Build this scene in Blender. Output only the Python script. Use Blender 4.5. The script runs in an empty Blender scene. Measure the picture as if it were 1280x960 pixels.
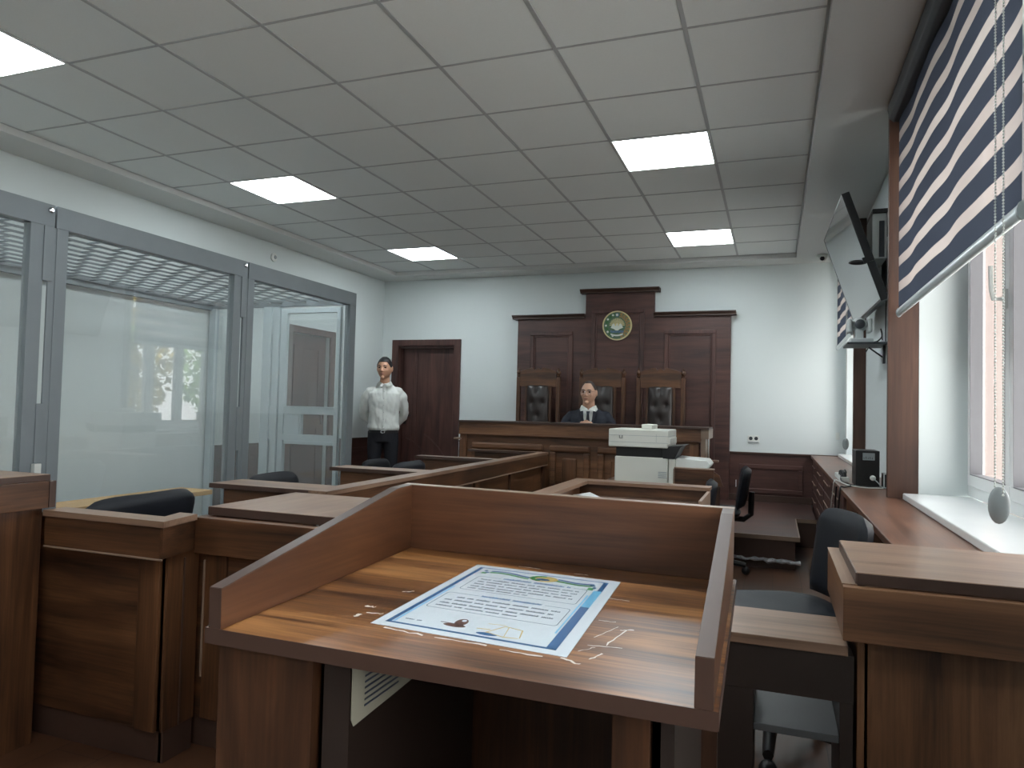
import bpy, bmesh, math, random
from mathutils import Vector, Matrix, noise
random.seed(7)
C = bpy.context.scene
COL = C.collection
PI = math.pi
FZ = -.045                                  # floor level (camera height is measured from z = 0)

# ------------------------------------------------------------------ helpers
class MB:
    """collects shapes in world coordinates; build() links them as ONE mesh object"""
    def __init__(s): s.bm = bmesh.new()
    def hexa(s, p):                       # 8 points: bottom ring 0-3, top ring 4-7
        v = [s.bm.verts.new(q) for q in p]
        for f in ((3,2,1,0),(4,5,6,7),(0,1,5,4),(1,2,6,5),(2,3,7,6),(3,0,4,7)):
            s.bm.faces.new([v[i] for i in f])
        return s
    def box(s, x0, x1, y0, y1, z0, z1):
        return s.hexa([(x0,y0,z0),(x1,y0,z0),(x1,y1,z0),(x0,y1,z0),(x0,y0,z1),(x1,y0,z1),(x1,y1,z1),(x0,y1,z1)])
    def obox(s, M, x0, x1, y0, y1, z0, z1):   # box in the frame M
        q = [(x0,y0,z0),(x1,y0,z0),(x1,y1,z0),(x0,y1,z0),(x0,y0,z1),(x1,y0,z1),(x1,y1,z1),(x0,y1,z1)]
        return s.hexa([M @ Vector(a) for a in q])
    def face(s, pts):
        s.bm.faces.new([s.bm.verts.new(p) for p in pts]); return s
    def prism(s, pts, d):                 # closed polygon pts (3D), extruded by vector d
        d = Vector(d); a = [s.bm.verts.new(p) for p in pts]; b = [s.bm.verts.new(Vector(p)+d) for p in pts]
        n = len(pts); s.bm.faces.new(a[::-1]); s.bm.faces.new(b)
        for i in range(n): s.bm.faces.new([a[i], a[(i+1)%n], b[(i+1)%n], b[i]])
        return s
    def tube(s, path, r, seg=8, cap=True, squash=None):
        path = [Vector(p) for p in path]; n = len(path)
        rr = r if isinstance(r, (list,tuple)) else [r]*n
        rings = []; up = None
        for i, p in enumerate(path):
            t = (path[min(i+1,n-1)] - path[max(i-1,0)])
            t = t.normalized() if t.length > 1e-9 else Vector((0,0,1))
            if up is None:
                up = Vector((0,0,1)) if abs(t.z) < .9 else Vector((0,1,0))
            a = t.cross(up)
            if a.length < 1e-6: a = t.orthogonal()
            a.normalize(); b = a.cross(t).normalized(); up = b
            ring = []
            for k in range(seg):
                th = 2*PI*k/seg
                o = a*math.cos(th)*rr[i] + b*math.sin(th)*rr[i]
                if squash: o = Vector((o.x*squash[0], o.y*squash[1], o.z*squash[2]))
                ring.append(s.bm.verts.new(p+o))
            rings.append(ring)
        for i in range(n-1):
            for k in range(seg):
                s.bm.faces.new([rings[i][k], rings[i][(k+1)%seg], rings[i+1][(k+1)%seg], rings[i+1][k]])
        if cap: s.bm.faces.new(rings[0][::-1]); s.bm.faces.new(rings[-1])
        return s
    def loft(s, rings, seg=24, cap=True, power=2.0, yaw=0.0):   # rings: (cx,cy,cz,rx,ry)
        R = []
        for cx,cy,cz,rx,ry in rings:
            ring = []
            for k in range(seg):
                th = 2*PI*k/seg; c, q = math.cos(th), math.sin(th)
                x = math.copysign(abs(c)**(2/power), c)*rx; y = math.copysign(abs(q)**(2/power), q)*ry
                ring.append(s.bm.verts.new((cx+x*math.cos(yaw)-y*math.sin(yaw), cy+x*math.sin(yaw)+y*math.cos(yaw), cz)))
            R.append(ring)
        for i in range(len(R)-1):
            for k in range(seg):
                s.bm.faces.new([R[i][k], R[i][(k+1)%seg], R[i+1][(k+1)%seg], R[i+1][k]])
        if cap: s.bm.faces.new(R[0][::-1]); s.bm.faces.new(R[-1])
        return s
    def lathe(s, prof, c=(0,0,0), seg=20, axis='z'):
        c = Vector(c); R = []
        for r, h in prof:
            ring = []
            for k in range(seg):
                th = 2*PI*k/seg; a, b = r*math.cos(th), r*math.sin(th)
                q = {'z':(a,b,h),'y':(a,h,b),'x':(h,a,b)}[axis]
                ring.append(s.bm.verts.new(c+Vector(q)))
            R.append(ring)
        for i in range(len(R)-1):
            for k in range(seg):
                s.bm.faces.new([R[i][k], R[i][(k+1)%seg], R[i+1][(k+1)%seg], R[i+1][k]])
        s.bm.faces.new(R[0][::-1]); s.bm.faces.new(R[-1])
        return s
    def ball(s, c, r, seg=16, rings=10, M=None):
        r = r if isinstance(r, (tuple,list)) else (r,r,r); c = Vector(c)
        m = Matrix.Translation(c) @ (M.to_4x4() if M else Matrix.Identity(4)) @ Matrix.Diagonal((*r,1))
        bmesh.ops.create_uvsphere(s.bm, u_segments=seg, v_segments=rings, radius=1, matrix=m); return s
    def frame_y(s, x0, x1, z0, z1, y0, y1, w):      # rectangular frame in an XZ plane
        s.box(x0,x1,y0,y1,z1-w,z1); s.box(x0,x1,y0,y1,z0,z0+w)
        s.box(x0,x0+w,y0,y1,z0+w,z1-w); s.box(x1-w,x1,y0,y1,z0+w,z1-w); return s
    def frame_x(s, y0, y1, z0, z1, x0, x1, w):      # rectangular frame in a YZ plane
        s.box(x0,x1,y0,y1,z1-w,z1); s.box(x0,x1,y0,y1,z0,z0+w)
        s.box(x0,x1,y0,y0+w,z0+w,z1-w); s.box(x0,x1,y1-w,y1,z0+w,z1-w); return s
    def build(s, name, mat, parent=None, loc=None, bevel=0, smooth=None, local=False):
        off = Vector((0,0,0))
        if parent is not None and not local:
            p = parent
            while p is not None: off += p.location; p = p.parent
        if loc is not None: off = Vector(loc)
        if not local:                       # whatever stands on the floor reaches down to it
            for v in s.bm.verts:
                if abs(v.co.z) < 4e-4: v.co.z = FZ
        for v in s.bm.verts: v.co -= off
        bmesh.ops.recalc_face_normals(s.bm, faces=s.bm.faces)
        me = bpy.data.meshes.new(name); s.bm.to_mesh(me); s.bm.free()
        for m in (mat if isinstance(mat, list) else [mat]): me.materials.append(m)
        o = bpy.data.objects.new(name, me); COL.objects.link(o)
        if parent is not None: o.parent = parent
        if loc is not None: o.location = loc
        if smooth is not None:
            for p in me.polygons: p.use_smooth = True
            me.set_sharp_from_angle(angle=math.radians(smooth))
        if bevel:
            b = o.modifiers.new('bevel', 'BEVEL'); b.width = bevel; b.segments = 2; b.limit_method = 'ANGLE'
        return o

def box(name, mat, b, parent=None, bevel=.0015, **k):
    return MB().box(*b).build(name, mat, parent, bevel=bevel, **k)

def tag(o, label=None, cat=None, group=None, kind=None):
    if label: o['label'] = label
    if cat: o['category'] = cat
    if group: o['group'] = group
    if kind: o['kind'] = kind
    return o
def thing(name, loc, label, cat, group=None, kind=None):
    o = bpy.data.objects.new(name, None); COL.objects.link(o); o.location = loc
    o.empty_display_size = .1
    return tag(o, label, cat, group, kind)
def struct(o): o['kind'] = 'structure'; return o
def copy_tree(o, parent=None):
    c = o.copy(); COL.objects.link(c)
    if parent is not None: c.parent = parent
    for ch in list(o.children): copy_tree(ch, c)
    return c

# ------------------------------------------------------------------ materials
def srgb(r, g, b):
    f = lambda c: c/12.92 if c <= .04045 else ((c+.055)/1.055)**2.4
    return (f(r/255), f(g/255), f(b/255), 1)
def new_mat(name):
    m = bpy.data.materials.new(name); m.use_nodes = True
    nt = m.node_tree; b = nt.nodes['Principled BSDF']
    return m, nt, b
def plain(name, col, rough=.5, metal=0, spec=.5, noise_amt=0, nscale=20, bump=0, coat=0, sheen=0):
    m, nt, b = new_mat(name); N, L = nt.nodes.new, nt.links.new
    b.inputs['Base Color'].default_value = col; b.inputs['Roughness'].default_value = rough
    b.inputs['Metallic'].default_value = metal; b.inputs['Specular IOR Level'].default_value = spec
    b.inputs['Coat Weight'].default_value = coat; b.inputs['Sheen Weight'].default_value = sheen
    if noise_amt or bump:
        tc = N('ShaderNodeTexCoord'); nz = N('ShaderNodeTexNoise'); nz.inputs['Scale'].default_value = nscale
        nz.inputs['Detail'].default_value = 5; L(tc.outputs['Object'], nz.inputs['Vector'])
        if noise_amt:
            mx = N('ShaderNodeMix'); mx.data_type = 'RGBA'
            mx.inputs['A'].default_value = tuple(c*(1-noise_amt) for c in col[:3])+(1,)
            mx.inputs['B'].default_value = tuple(min(1,c*(1+noise_amt)) for c in col[:3])+(1,)
            L(nz.outputs['Fac'], mx.inputs['Factor']); L(mx.outputs['Result'], b.inputs['Base Color'])
        if bump:
            bp = N('ShaderNodeBump'); bp.inputs['Strength'].default_value = bump; bp.inputs['Distance'].default_value = .01
            L(nz.outputs['Fac'], bp.inputs['Height']); L(bp.outputs['Normal'], b.inputs['Normal'])
    return m
def wood(name, dark, mid, light, axis, rough=.38, scale=1.0, spec=.5, ramp=(.28,.74)):
    m, nt, b = new_mat(name); N, L = nt.nodes.new, nt.links.new
    tc = N('ShaderNodeTexCoord'); mp = N('ShaderNodeMapping')
    s = [9*scale]*3; s['xyz'.index(axis)] = .9*scale
    mp.inputs['Scale'].default_value = s; L(tc.outputs['Object'], mp.inputs['Vector'])
    n1 = N('ShaderNodeTexNoise'); n1.inputs['Scale'].default_value = 1.0; n1.inputs['Detail'].default_value = 7
    n1.inputs['Roughness'].default_value = .62; n1.inputs['Distortion'].default_value = .9
    L(mp.outputs['Vector'], n1.inputs['Vector'])
    mp2 = N('ShaderNodeMapping'); s2 = [150*scale]*3; s2['xyz'.index(axis)] = 4*scale
    mp2.inputs['Scale'].default_value = s2; L(tc.outputs['Object'], mp2.inputs['Vector'])
    n2 = N('ShaderNodeTexNoise'); n2.inputs['Scale'].default_value = 1.0; n2.inputs['Detail'].default_value = 3
    L(mp2.outputs['Vector'], n2.inputs['Vector'])
    n3 = N('ShaderNodeTexNoise'); n3.inputs['Scale'].default_value = 2.3; n3.inputs['Detail'].default_value = 3
    L(tc.outputs['Object'], n3.inputs['Vector'])
    a1 = N('ShaderNodeMath'); a1.operation = 'MULTIPLY_ADD'; a1.inputs[1].default_value = .28; a1.inputs[2].default_value = -.14
    L(n2.outputs['Fac'], a1.inputs[0])
    a2 = N('ShaderNodeMath'); a2.operation = 'ADD'; L(n1.outputs['Fac'], a2.inputs[0]); L(a1.outputs[0], a2.inputs[1])
    a3 = N('ShaderNodeMath'); a3.operation = 'MULTIPLY_ADD'; a3.inputs[1].default_value = .35; a3.inputs[2].default_value = -.175
    L(n3.outputs['Fac'], a3.inputs[0])
    a4 = N('ShaderNodeMath'); a4.operation = 'ADD'; L(a2.outputs[0], a4.inputs[0]); L(a3.outputs[0], a4.inputs[1])
    cr = N('ShaderNodeValToRGB'); e = cr.color_ramp.elements
    e[0].position = ramp[0]; e[0].color = dark; e[1].position = ramp[1]; e[1].color = light
    k = cr.color_ramp.elements.new(.5); k.color = mid
    L(a4.outputs[0], cr.inputs['Fac']); L(cr.outputs['Color'], b.inputs['Base Color'])
    rr = N('ShaderNodeMapRange'); rr.inputs['To Min'].default_value = rough-.03; rr.inputs['To Max'].default_value = rough+.06
    L(n1.outputs['Fac'], rr.inputs['Value']); L(rr.outputs['Result'], b.inputs['Roughness'])
    b.inputs['Specular IOR Level'].default_value = spec
    return m
def emit(name, col, strength):
    m = bpy.data.materials.new(name); m.use_nodes = True; nt = m.node_tree; nt.nodes.clear()
    e = nt.nodes.new('ShaderNodeEmission'); e.inputs['Color'].default_value = col; e.inputs['Strength'].default_value = strength
    o = nt.nodes.new('ShaderNodeOutputMaterial'); nt.links.new(e.outputs[0], o.inputs[0]); return m
def glass(name, tint=(.97,.99,.99,1), ior=1.5, rough=0.0, haze=0.0):
    """thin pane: clear transmission plus Fresnel reflection, with an optional faint haze of dust"""
    m = bpy.data.materials.new(name); m.use_nodes = True; nt = m.node_tree; nt.nodes.clear(); N, L = nt.nodes.new, nt.links.new
    t = N('ShaderNodeBsdfTransparent'); t.inputs['Color'].default_value = tint
    g = N('ShaderNodeBsdfGlossy'); g.inputs['Roughness'].default_value = rough
    lw = N('ShaderNodeLayerWeight'); lw.inputs['Blend'].default_value = .5; f0 = ((ior-1)/(ior+1))**2
    pw = N('ShaderNodeMath'); pw.operation = 'POWER'; pw.inputs[1].default_value = 5; L(lw.outputs['Facing'], pw.inputs[0])
    fr = N('ShaderNodeMath'); fr.operation = 'MULTIPLY_ADD'; fr.inputs[1].default_value = 1-f0; fr.inputs[2].default_value = f0; L(pw.outputs[0], fr.inputs[0])
    mx = N('ShaderNodeMixShader'); L(fr.outputs[0], mx.inputs[0]); L(t.outputs[0], mx.inputs[1]); L(g.outputs[0], mx.inputs[2])
    o = N('ShaderNodeOutputMaterial'); last = mx
    if haze:
        d = N('ShaderNodeBsdfDiffuse'); d.inputs['Color'].default_value = (.75,.77,.78,1)
        m2 = N('ShaderNodeMixShader'); m2.inputs[0].default_value = haze
        L(mx.outputs[0], m2.inputs[1]); L(d.outputs[0], m2.inputs[2]); last = m2
    L(last.outputs[0], o.inputs[0]); return m

M = {}
wd, wm, wl = srgb(36,22,13), srgb(78,50,31), srgb(112,76,48)
for a in 'xyz':
    M['wood_'+a] = wood('walnut laminate grain '+a, wd, wm, wl, a)
    M['red_'+a] = wood('dark reddish wood grain '+a, srgb(48,31,28), srgb(72,47,42), srgb(90,61,54), a, rough=.42)
    M['top_'+a] = wood('desk top laminate grain '+a, srgb(90,68,54), srgb(128,102,84), srgb(154,128,106), a, rough=.33)
M['counter_y'] = wood('window counter laminate', srgb(70,45,34), srgb(100,68,52), srgb(124,88,68), 'y', rough=.33)
M['board_z'] = wood('brown window board', srgb(46,29,21), srgb(69,44,32), srgb(86,58,43), 'z', rough=.5)
M['lect_z'] = wood('lectern stand laminate', srgb(34,20,12), srgb(66,42,27), srgb(98,64,40), 'z')
for a in 'xyz': M['bench_'+a] = wood('judge bench laminate grain '+a, srgb(62,40,26), srgb(104,70,46), srgb(132,94,64), a, rough=.42)
M['shaded_wood'] = plain('brown board darkened for shade', srgb(38,28,23), .5, noise_amt=.2, nscale=12)  # edge brown darkened to carry shade under the table and inside the lectern
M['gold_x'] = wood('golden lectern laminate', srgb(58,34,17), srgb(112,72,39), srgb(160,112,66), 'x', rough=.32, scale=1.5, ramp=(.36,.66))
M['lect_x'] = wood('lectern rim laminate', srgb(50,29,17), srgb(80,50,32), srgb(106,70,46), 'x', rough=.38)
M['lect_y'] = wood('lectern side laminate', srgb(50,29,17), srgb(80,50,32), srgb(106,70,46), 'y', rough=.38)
M['edge'] = plain('dark edge banding', srgb(66,48,40), .4, noise_amt=.12, nscale=30)
M['edge_pale'] = plain('pale worn edge banding', srgb(134,114,98), .35, noise_amt=.1, nscale=40)
M['pine'] = wood('pine bench board', srgb(170,128,76), srgb(202,160,104), srgb(222,186,130), 'y', rough=.5)
M['wall'] = plain('white wall paint', srgb(206,214,214), .75, spec=.25, noise_amt=.015, nscale=3, bump=.02)
M['soffit'] = plain('white soffit paint', srgb(200,202,200), .45, spec=.4, noise_amt=.01)
M['tile'] = plain('ceiling tile', srgb(226,231,230), .85, spec=.2, noise_amt=.03, nscale=120, bump=.03)
M['tbar'] = plain('grey ceiling grid', srgb(172,176,178), .5)
M['metal'] = plain('grey painted steel', srgb(134,142,147), .42, metal=.35, noise_amt=.08, nscale=9, bump=.02)
M['lit_metal'] = plain('steel paled for window light', srgb(186,198,202), .4, metal=.15, noise_amt=.06, nscale=12)  # dock steel again, paled to carry window light on the end screen
M['mesh'] = plain('dull grey steel mesh', srgb(112,120,124), .5, metal=.3)
M['chrome'] = plain('chrome', srgb(200,204,208), .18, metal=1)
M['alu'] = plain('satin aluminium', srgb(196,206,208), .3, metal=.35)
M['glass'] = glass('dock glass', ior=1.62, haze=.06)
M['pane'] = glass('window glass', tint=(.98,.99,.99,1))
M['pvc'] = plain('white window plastic', srgb(226,228,228), .3)
M['gasket'] = plain('grey gasket', srgb(112,112,116), .6)
M['marble'] = plain('white marble sill', srgb(222,226,226), .16, noise_amt=.05, nscale=6)
M['leather'] = plain('black leather', srgb(30,32,36), .38, noise_amt=.2, nscale=60, bump=.12)
M['brown_leather'] = plain('dark brown tufted leather', srgb(44,38,36), .34, noise_amt=.2, nscale=60, bump=.1)
M['vinyl'] = plain('black vinyl', srgb(20,24,31), .5, spec=.28, bump=.05, nscale=120)
M['black'] = plain('black plastic', srgb(20,21,23), .4)
M['dark'] = plain('dark grey plastic', srgb(52,57,62), .45)
M['white'] = plain('white plastic', srgb(212,216,212), .4)
M['offwhite'] = plain('off-white printer plastic', srgb(206,208,200), .45)
M['grey'] = plain('grey plastic', srgb(150,158,160), .45)
M['shelfgrey'] = plain('dull grey board', srgb(74,76,78), .4)
M['oldpaper'] = plain('yellowed paper', srgb(158,156,140), .6)
M['screen'] = plain('switched-off screen', srgb(34,40,42), .09, spec=.9, coat=.6)
M['paper'] = plain('white paper', srgb(222,226,228), .5)
M['lam'] = plain('laminated white sheet', srgb(206,218,226), .22, coat=.4)
M['blue'] = plain('printed blue', srgb(44,94,140), .3, coat=.3)
M['lightblue'] = plain('printed light blue', srgb(100,170,205), .3, coat=.3)
M['green'] = plain('printed green', srgb(62,138,84), .3, coat=.3)
M['ink'] = plain('printed grey ink', srgb(66,74,90), .35)
M['brownink'] = plain('printed brown', srgb(92,66,60), .35)
M['goldink'] = plain('printed gold', srgb(178,158,96), .35)
M['gold'] = plain('gilded rim', srgb(206,194,146), .35, metal=.4)
M['e_green'] = plain('emblem green', srgb(60,108,62), .45)
M['e_field'] = plain('emblem green field', srgb(84,112,88), .45, noise_amt=.25, nscale=40)
M['e_wheat'] = plain('emblem wheat', srgb(150,120,72), .45, noise_amt=.2, nscale=60)
M['e_white'] = plain('emblem white', srgb(206,214,206), .45)
M['e_blue'] = plain('emblem blue', srgb(84,120,160), .45)
M['e_red'] = plain('emblem red', srgb(150,60,54), .45)
M['skin'] = plain('skin', srgb(190,144,117), .5, noise_amt=.05, nscale=30)
M['skin2'] = plain('paler skin', srgb(186,146,122), .48, noise_amt=.05, nscale=30)
M['lip'] = plain('lips', srgb(138,86,76), .45)
M['hair'] = plain('black hair', srgb(20,20,22), .5, bump=.3, nscale=90)
M['hair2'] = plain('greying dark hair', srgb(58,50,46), .55, bump=.3, nscale=90)
M['eye'] = plain('dark eye', srgb(30,24,22), .2)
M['shirt'] = plain('white shirt cloth', srgb(206,210,206), .8, bump=.5, nscale=9, sheen=.2)
M['trouser'] = plain('black trouser cloth', srgb(20,22,30), .8, bump=.2, nscale=10)
M['navy'] = plain('navy suit cloth', srgb(14,21,36), .75, bump=.25, nscale=12)
M['tie'] = plain('dark navy tie', srgb(14,20,34), .5)
M['shoe'] = plain('black shoe leather', srgb(16,16,17), .3)
M['foil'] = plain('crinkled clear film', srgb(196,200,204), .2, metal=.5, bump=.8, nscale=60)
M['tape'] = plain('torn tape residue', srgb(212,206,198), .35)
M['plaster'] = plain('grey-pink outside plaster', srgb(118,104,98), .9, noise_amt=.03, nscale=4)
M['ground'] = plain('outside paving', srgb(168,168,166), .9, noise_amt=.1, nscale=3)
M['bark'] = plain('bark', srgb(92,76,60), .9, bump=.5, nscale=20)
M['leaf'] = plain('green leaves', srgb(112,146,62), .7, noise_amt=.35, nscale=6)
M['leaf2'] = plain('yellowing leaves', srgb(176,158,84), .7, noise_amt=.35, nscale=6)
M['panel_light'] = emit('lit ceiling panel', (.90,.97,1,1), 17)

def blind_mat():
    m = bpy.data.materials.new('striped day and night blind'); m.use_nodes = True; nt = m.node_tree; nt.nodes.clear(); N, L = nt.nodes.new, nt.links.new
    tc = N('ShaderNodeTexCoord'); sp = N('ShaderNodeSeparateXYZ'); L(tc.outputs['Object'], sp.inputs[0])
    # object origin is the blind's lower edge; sheer bands .058 m tall every .131 m, first centre .131 m up
    a = N('ShaderNodeMath'); a.operation = 'ADD'; a.inputs[1].default_value = .131*.5; L(sp.outputs['Z'], a.inputs[0])
    w = N('ShaderNodeMath'); w.operation = 'WRAP'; w.inputs[1].default_value = .131; w.inputs[2].default_value = 0; L(a.outputs[0], w.inputs[0])
    s = N('ShaderNodeMath'); s.operation = 'SUBTRACT'; s.inputs[1].default_value = .0655; L(w.outputs[0], s.inputs[0])
    ab = N('ShaderNodeMath'); ab.operation = 'ABSOLUTE'; L(s.outputs[0], ab.inputs[0])
    lt = N('ShaderNodeMath'); lt.operation = 'LESS_THAN'; lt.inputs[1].default_value = .0245; L(ab.outputs[0], lt.inputs[0])
    low = N('ShaderNodeMath'); low.operation = 'GREATER_THAN'; low.inputs[1].default_value = .07; L(sp.outputs['Z'], low.inputs[0])
    mul = N('ShaderNodeMath'); mul.operation = 'MULTIPLY'; L(lt.outputs[0], mul.inputs[0]); L(low.outputs[0], mul.inputs[1])
    d = N('ShaderNodeBsdfDiffuse'); d.inputs['Color'].default_value = srgb(74,80,92)
    t1 = N('ShaderNodeBsdfTranslucent'); t1.inputs['Color'].default_value = srgb(70,76,90)
    md = N('ShaderNodeMixShader'); md.inputs[0].default_value = .12; L(d.outputs[0], md.inputs[1]); L(t1.outputs[0], md.inputs[2])
    t2 = N('ShaderNodeBsdfTranslucent'); t2.inputs['Color'].default_value = srgb(142,134,131)
    d2 = N('ShaderNodeBsdfDiffuse'); d2.inputs['Color'].default_value = srgb(190,184,182)
    tr = N('ShaderNodeBsdfTransparent')
    ms = N('ShaderNodeMixShader'); ms.inputs[0].default_value = .35; L(t2.outputs[0], ms.inputs[1]); L(d2.outputs[0], ms.inputs[2])
    ms2 = N('ShaderNodeMixShader'); ms2.inputs[0].default_value = .12; L(ms.outputs[0], ms2.inputs[1]); L(tr.outputs[0], ms2.inputs[2])
    mx = N('ShaderNodeMixShader'); L(mul.outputs[0], mx.inputs[0]); L(md.outputs[0], mx.inputs[1]); L(ms2.outputs[0], mx.inputs[2])
    o = N('ShaderNodeOutputMaterial'); L(mx.outputs[0], o.inputs[0]); return m
M['blind'] = blind_mat()
def floor_mat():
    m, nt, b = new_mat('dark laminate floor'); N, L = nt.nodes.new, nt.links.new
    tc = N('ShaderNodeTexCoord'); br = N('ShaderNodeTexBrick'); mp = N('ShaderNodeMapping')
    mp.inputs['Rotation'].default_value = (0,0,PI/2); L(tc.outputs['Object'], mp.inputs['Vector']); L(mp.outputs['Vector'], br.inputs['Vector'])
    br.inputs['Color1'].default_value = srgb(92,62,44); br.inputs['Color2'].default_value = srgb(78,52,38); br.inputs['Mortar'].default_value = srgb(40,28,22)
    br.inputs['Scale'].default_value = 1; br.inputs['Brick Width'].default_value = 1.2; br.inputs['Row Height'].default_value = .19; br.inputs['Mortar Size'].default_value = .002
    mp2 = N('ShaderNodeMapping'); mp2.inputs['Scale'].default_value = (18,1.2,18); L(tc.outputs['Object'], mp2.inputs['Vector'])
    nz = N('ShaderNodeTexNoise'); nz.inputs['Scale'].default_value = 1.6; nz.inputs['Detail'].default_value = 6; L(mp2.outputs['Vector'], nz.inputs['Vector'])
    mx = N('ShaderNodeMix'); mx.data_type = 'RGBA'; mx.blend_type = 'MULTIPLY'; mx.inputs['Factor'].default_value = .6
    cr = N('ShaderNodeValToRGB'); cr.color_ramp.elements[0].color = (.45,.42,.4,1); cr.color_ramp.elements[1].color = (1.2,1.15,1.1,1)
    L(nz.outputs['Fac'], cr.inputs['Fac']); L(br.outputs['Color'], mx.inputs['A']); L(cr.outputs['Color'], mx.inputs['B'])
    L(mx.outputs['Result'], b.inputs['Base Color']); b.inputs['Roughness'].default_value = .32; return m
M['floor'] = floor_mat()

# ------------------------------------------------------------------ room shell
XL, XR, YB, YF = -4.9, .70, 8.3, -5.6      # walls
ZS, ZC = 2.803, 2.853                       # soffit, tile plane
struct(box('floor', M['floor'], (XL-.3, XR+.3, YF-.3, YB+.3, -.16, FZ), bevel=0))
# back wall with door recess
b = MB(); b.box(XL-.3,-4.66,YB,YB+.3,0,ZC+.1); b.box(-3.83,XR+.3,YB,YB+.3,0,ZC+.1); b.box(-4.66,-3.83,YB,YB+.3,1.945,ZC+.1)
struct(b.build('wall_back', M['wall']))
struct(box('wall_front', M['wall'], (XL-.3, XR+.3, YF-.3, YF, 0, ZC+.1), bevel=0))
b = MB(); b.box(XL-.3,XL,YF,6.38,0,ZC+.1); b.box(XL-.3,XL,7.1,YB,0,ZC+.1); b.box(XL-.3,XL,6.38,7.1,1.93,ZC+.1)
struct(b.build('wall_left', M['wall']))
WIN = [(2.05,4.2),(6.56,8.16),(-1.6,.95),(-4.6,-2.4)]   # window openings along the right wall; last two unseen, added for foreground light
Z0, Z1 = .735, 2.6
b = MB(); ys = sorted(WIN); edges = [YF] + [v for w in ys for v in w] + [YB]
for i in range(0, len(edges), 2): b.box(XR,XR+.285,edges[i],edges[i+1],0,ZC+.1)
for y0,y1 in ys: b.box(XR,XR+.285,y0,y1,0,Z0); b.box(XR,XR+.285,y0,y1,Z1,ZC+.1)
struct(b.build('wall_right', M['wall']))
# ceiling: tile field, dropped soffit around it, grid
TX0, TX1, TY0, TY1 = -4.54, .197, -5.23, 7.96
b = MB(); b.box(TX0-.02,TX1+.02,TY0-.02,TY1+.02,ZC,ZC+.1); ceil = struct(b.build('ceiling', M['tile']))
b = MB(); b.box(XL-.3,TX0,YF-.3,YB+.3,ZS,ZC+.12); b.box(TX1,XR+.3,YF-.3,YB+.3,ZS,ZC+.12)
b.box(TX0,TX1,TY1,YB+.3,ZS,ZC+.12); b.box(TX0,TX1,YF-.3,TY0,ZS,ZC+.12)
struct(b.build('trim_1', M['soffit'], bevel=.003))
box('roof', M['wall'], (XL-.4, XR+.4, YF-.4, YB+.4, ZC+.12, ZC+.3), bevel=0)['kind'] = 'structure'
gx = [-2.791+.6*k for k in range(-2,5)]; gy = [2.567+.6*k for k in range(-13,9)]
b = MB()
for x in gx: b.box(x-.010,x+.010,TY0,TY1,ZC-.004,ZC+.002)
for y in gy: b.box(TX0,TX1,y-.006,y+.006,ZC-.0035,ZC+.002)
b.box(TX1-.012,TX1,TY0,TY1,ZC-.004,ZC+.001); b.box(TX0,TX0+.006,TY0,TY1,ZC-.004,ZC+.001); b.box(TX0,TX1,TY1-.006,TY1,ZC-.004,ZC+.001)
struct(b.build('trim_2', M['tbar']))

def ceiling_light(x, y, label):
    t = thing('ceiling_light', (x,y,ZC), label, 'ceiling light', 'square lit panels set in the ceiling grid')
    MB().box(x-.292,x+.292,y-.292,y+.292,ZC-.004,ZC-.001).build('diffuser', M['panel_light'], t)
    b = MB(); w = .012
    b.box(x-.3,x+.3,y-.3,y-.3+w,ZC-.008,ZC); b.box(x-.3,x+.3,y+.3-w,y+.3,ZC-.008,ZC)
    b.box(x-.3,x-.3+w,y-.3+w,y+.3-w,ZC-.008,ZC); b.box(x+.3-w,x+.3,y-.3+w,y+.3-w,ZC-.008,ZC)
    b.build('frame', M['white'], t)
ceiling_light(-.691, 4.667, 'bright square ceiling panel on the right, the nearer of the two right of centre')
ceiling_light(-.691, 7.067, 'bright square ceiling panel nearest the judge wall on the right side')
ceiling_light(-3.691, 4.667, 'bright square ceiling panel on the left above the glass dock, second of the left row')
ceiling_light(-3.691, 7.067, 'bright square ceiling panel at the far left, above the standing man')
ceiling_light(-3.691, 2.267, 'bright square ceiling panel cut by the left edge of the picture')
ceiling_light(-.691, 2.267, 'bright square ceiling panel on the right side nearest the lectern, above the picture')
ceiling_light(-3.691, -.133, 'bright square ceiling panel on the left side behind the viewer')
ceiling_light(-.691, -.133, 'bright square ceiling panel on the right side behind the viewer')
ceiling_light(-3.691, -2.533, 'unseen square ceiling panel added for front light, left, second row behind the viewer')  # unseen second row, added to brighten fronts that face the camera
ceiling_light(-.691, -2.533, 'unseen square ceiling panel added for front light, right, second row behind the viewer')
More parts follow.
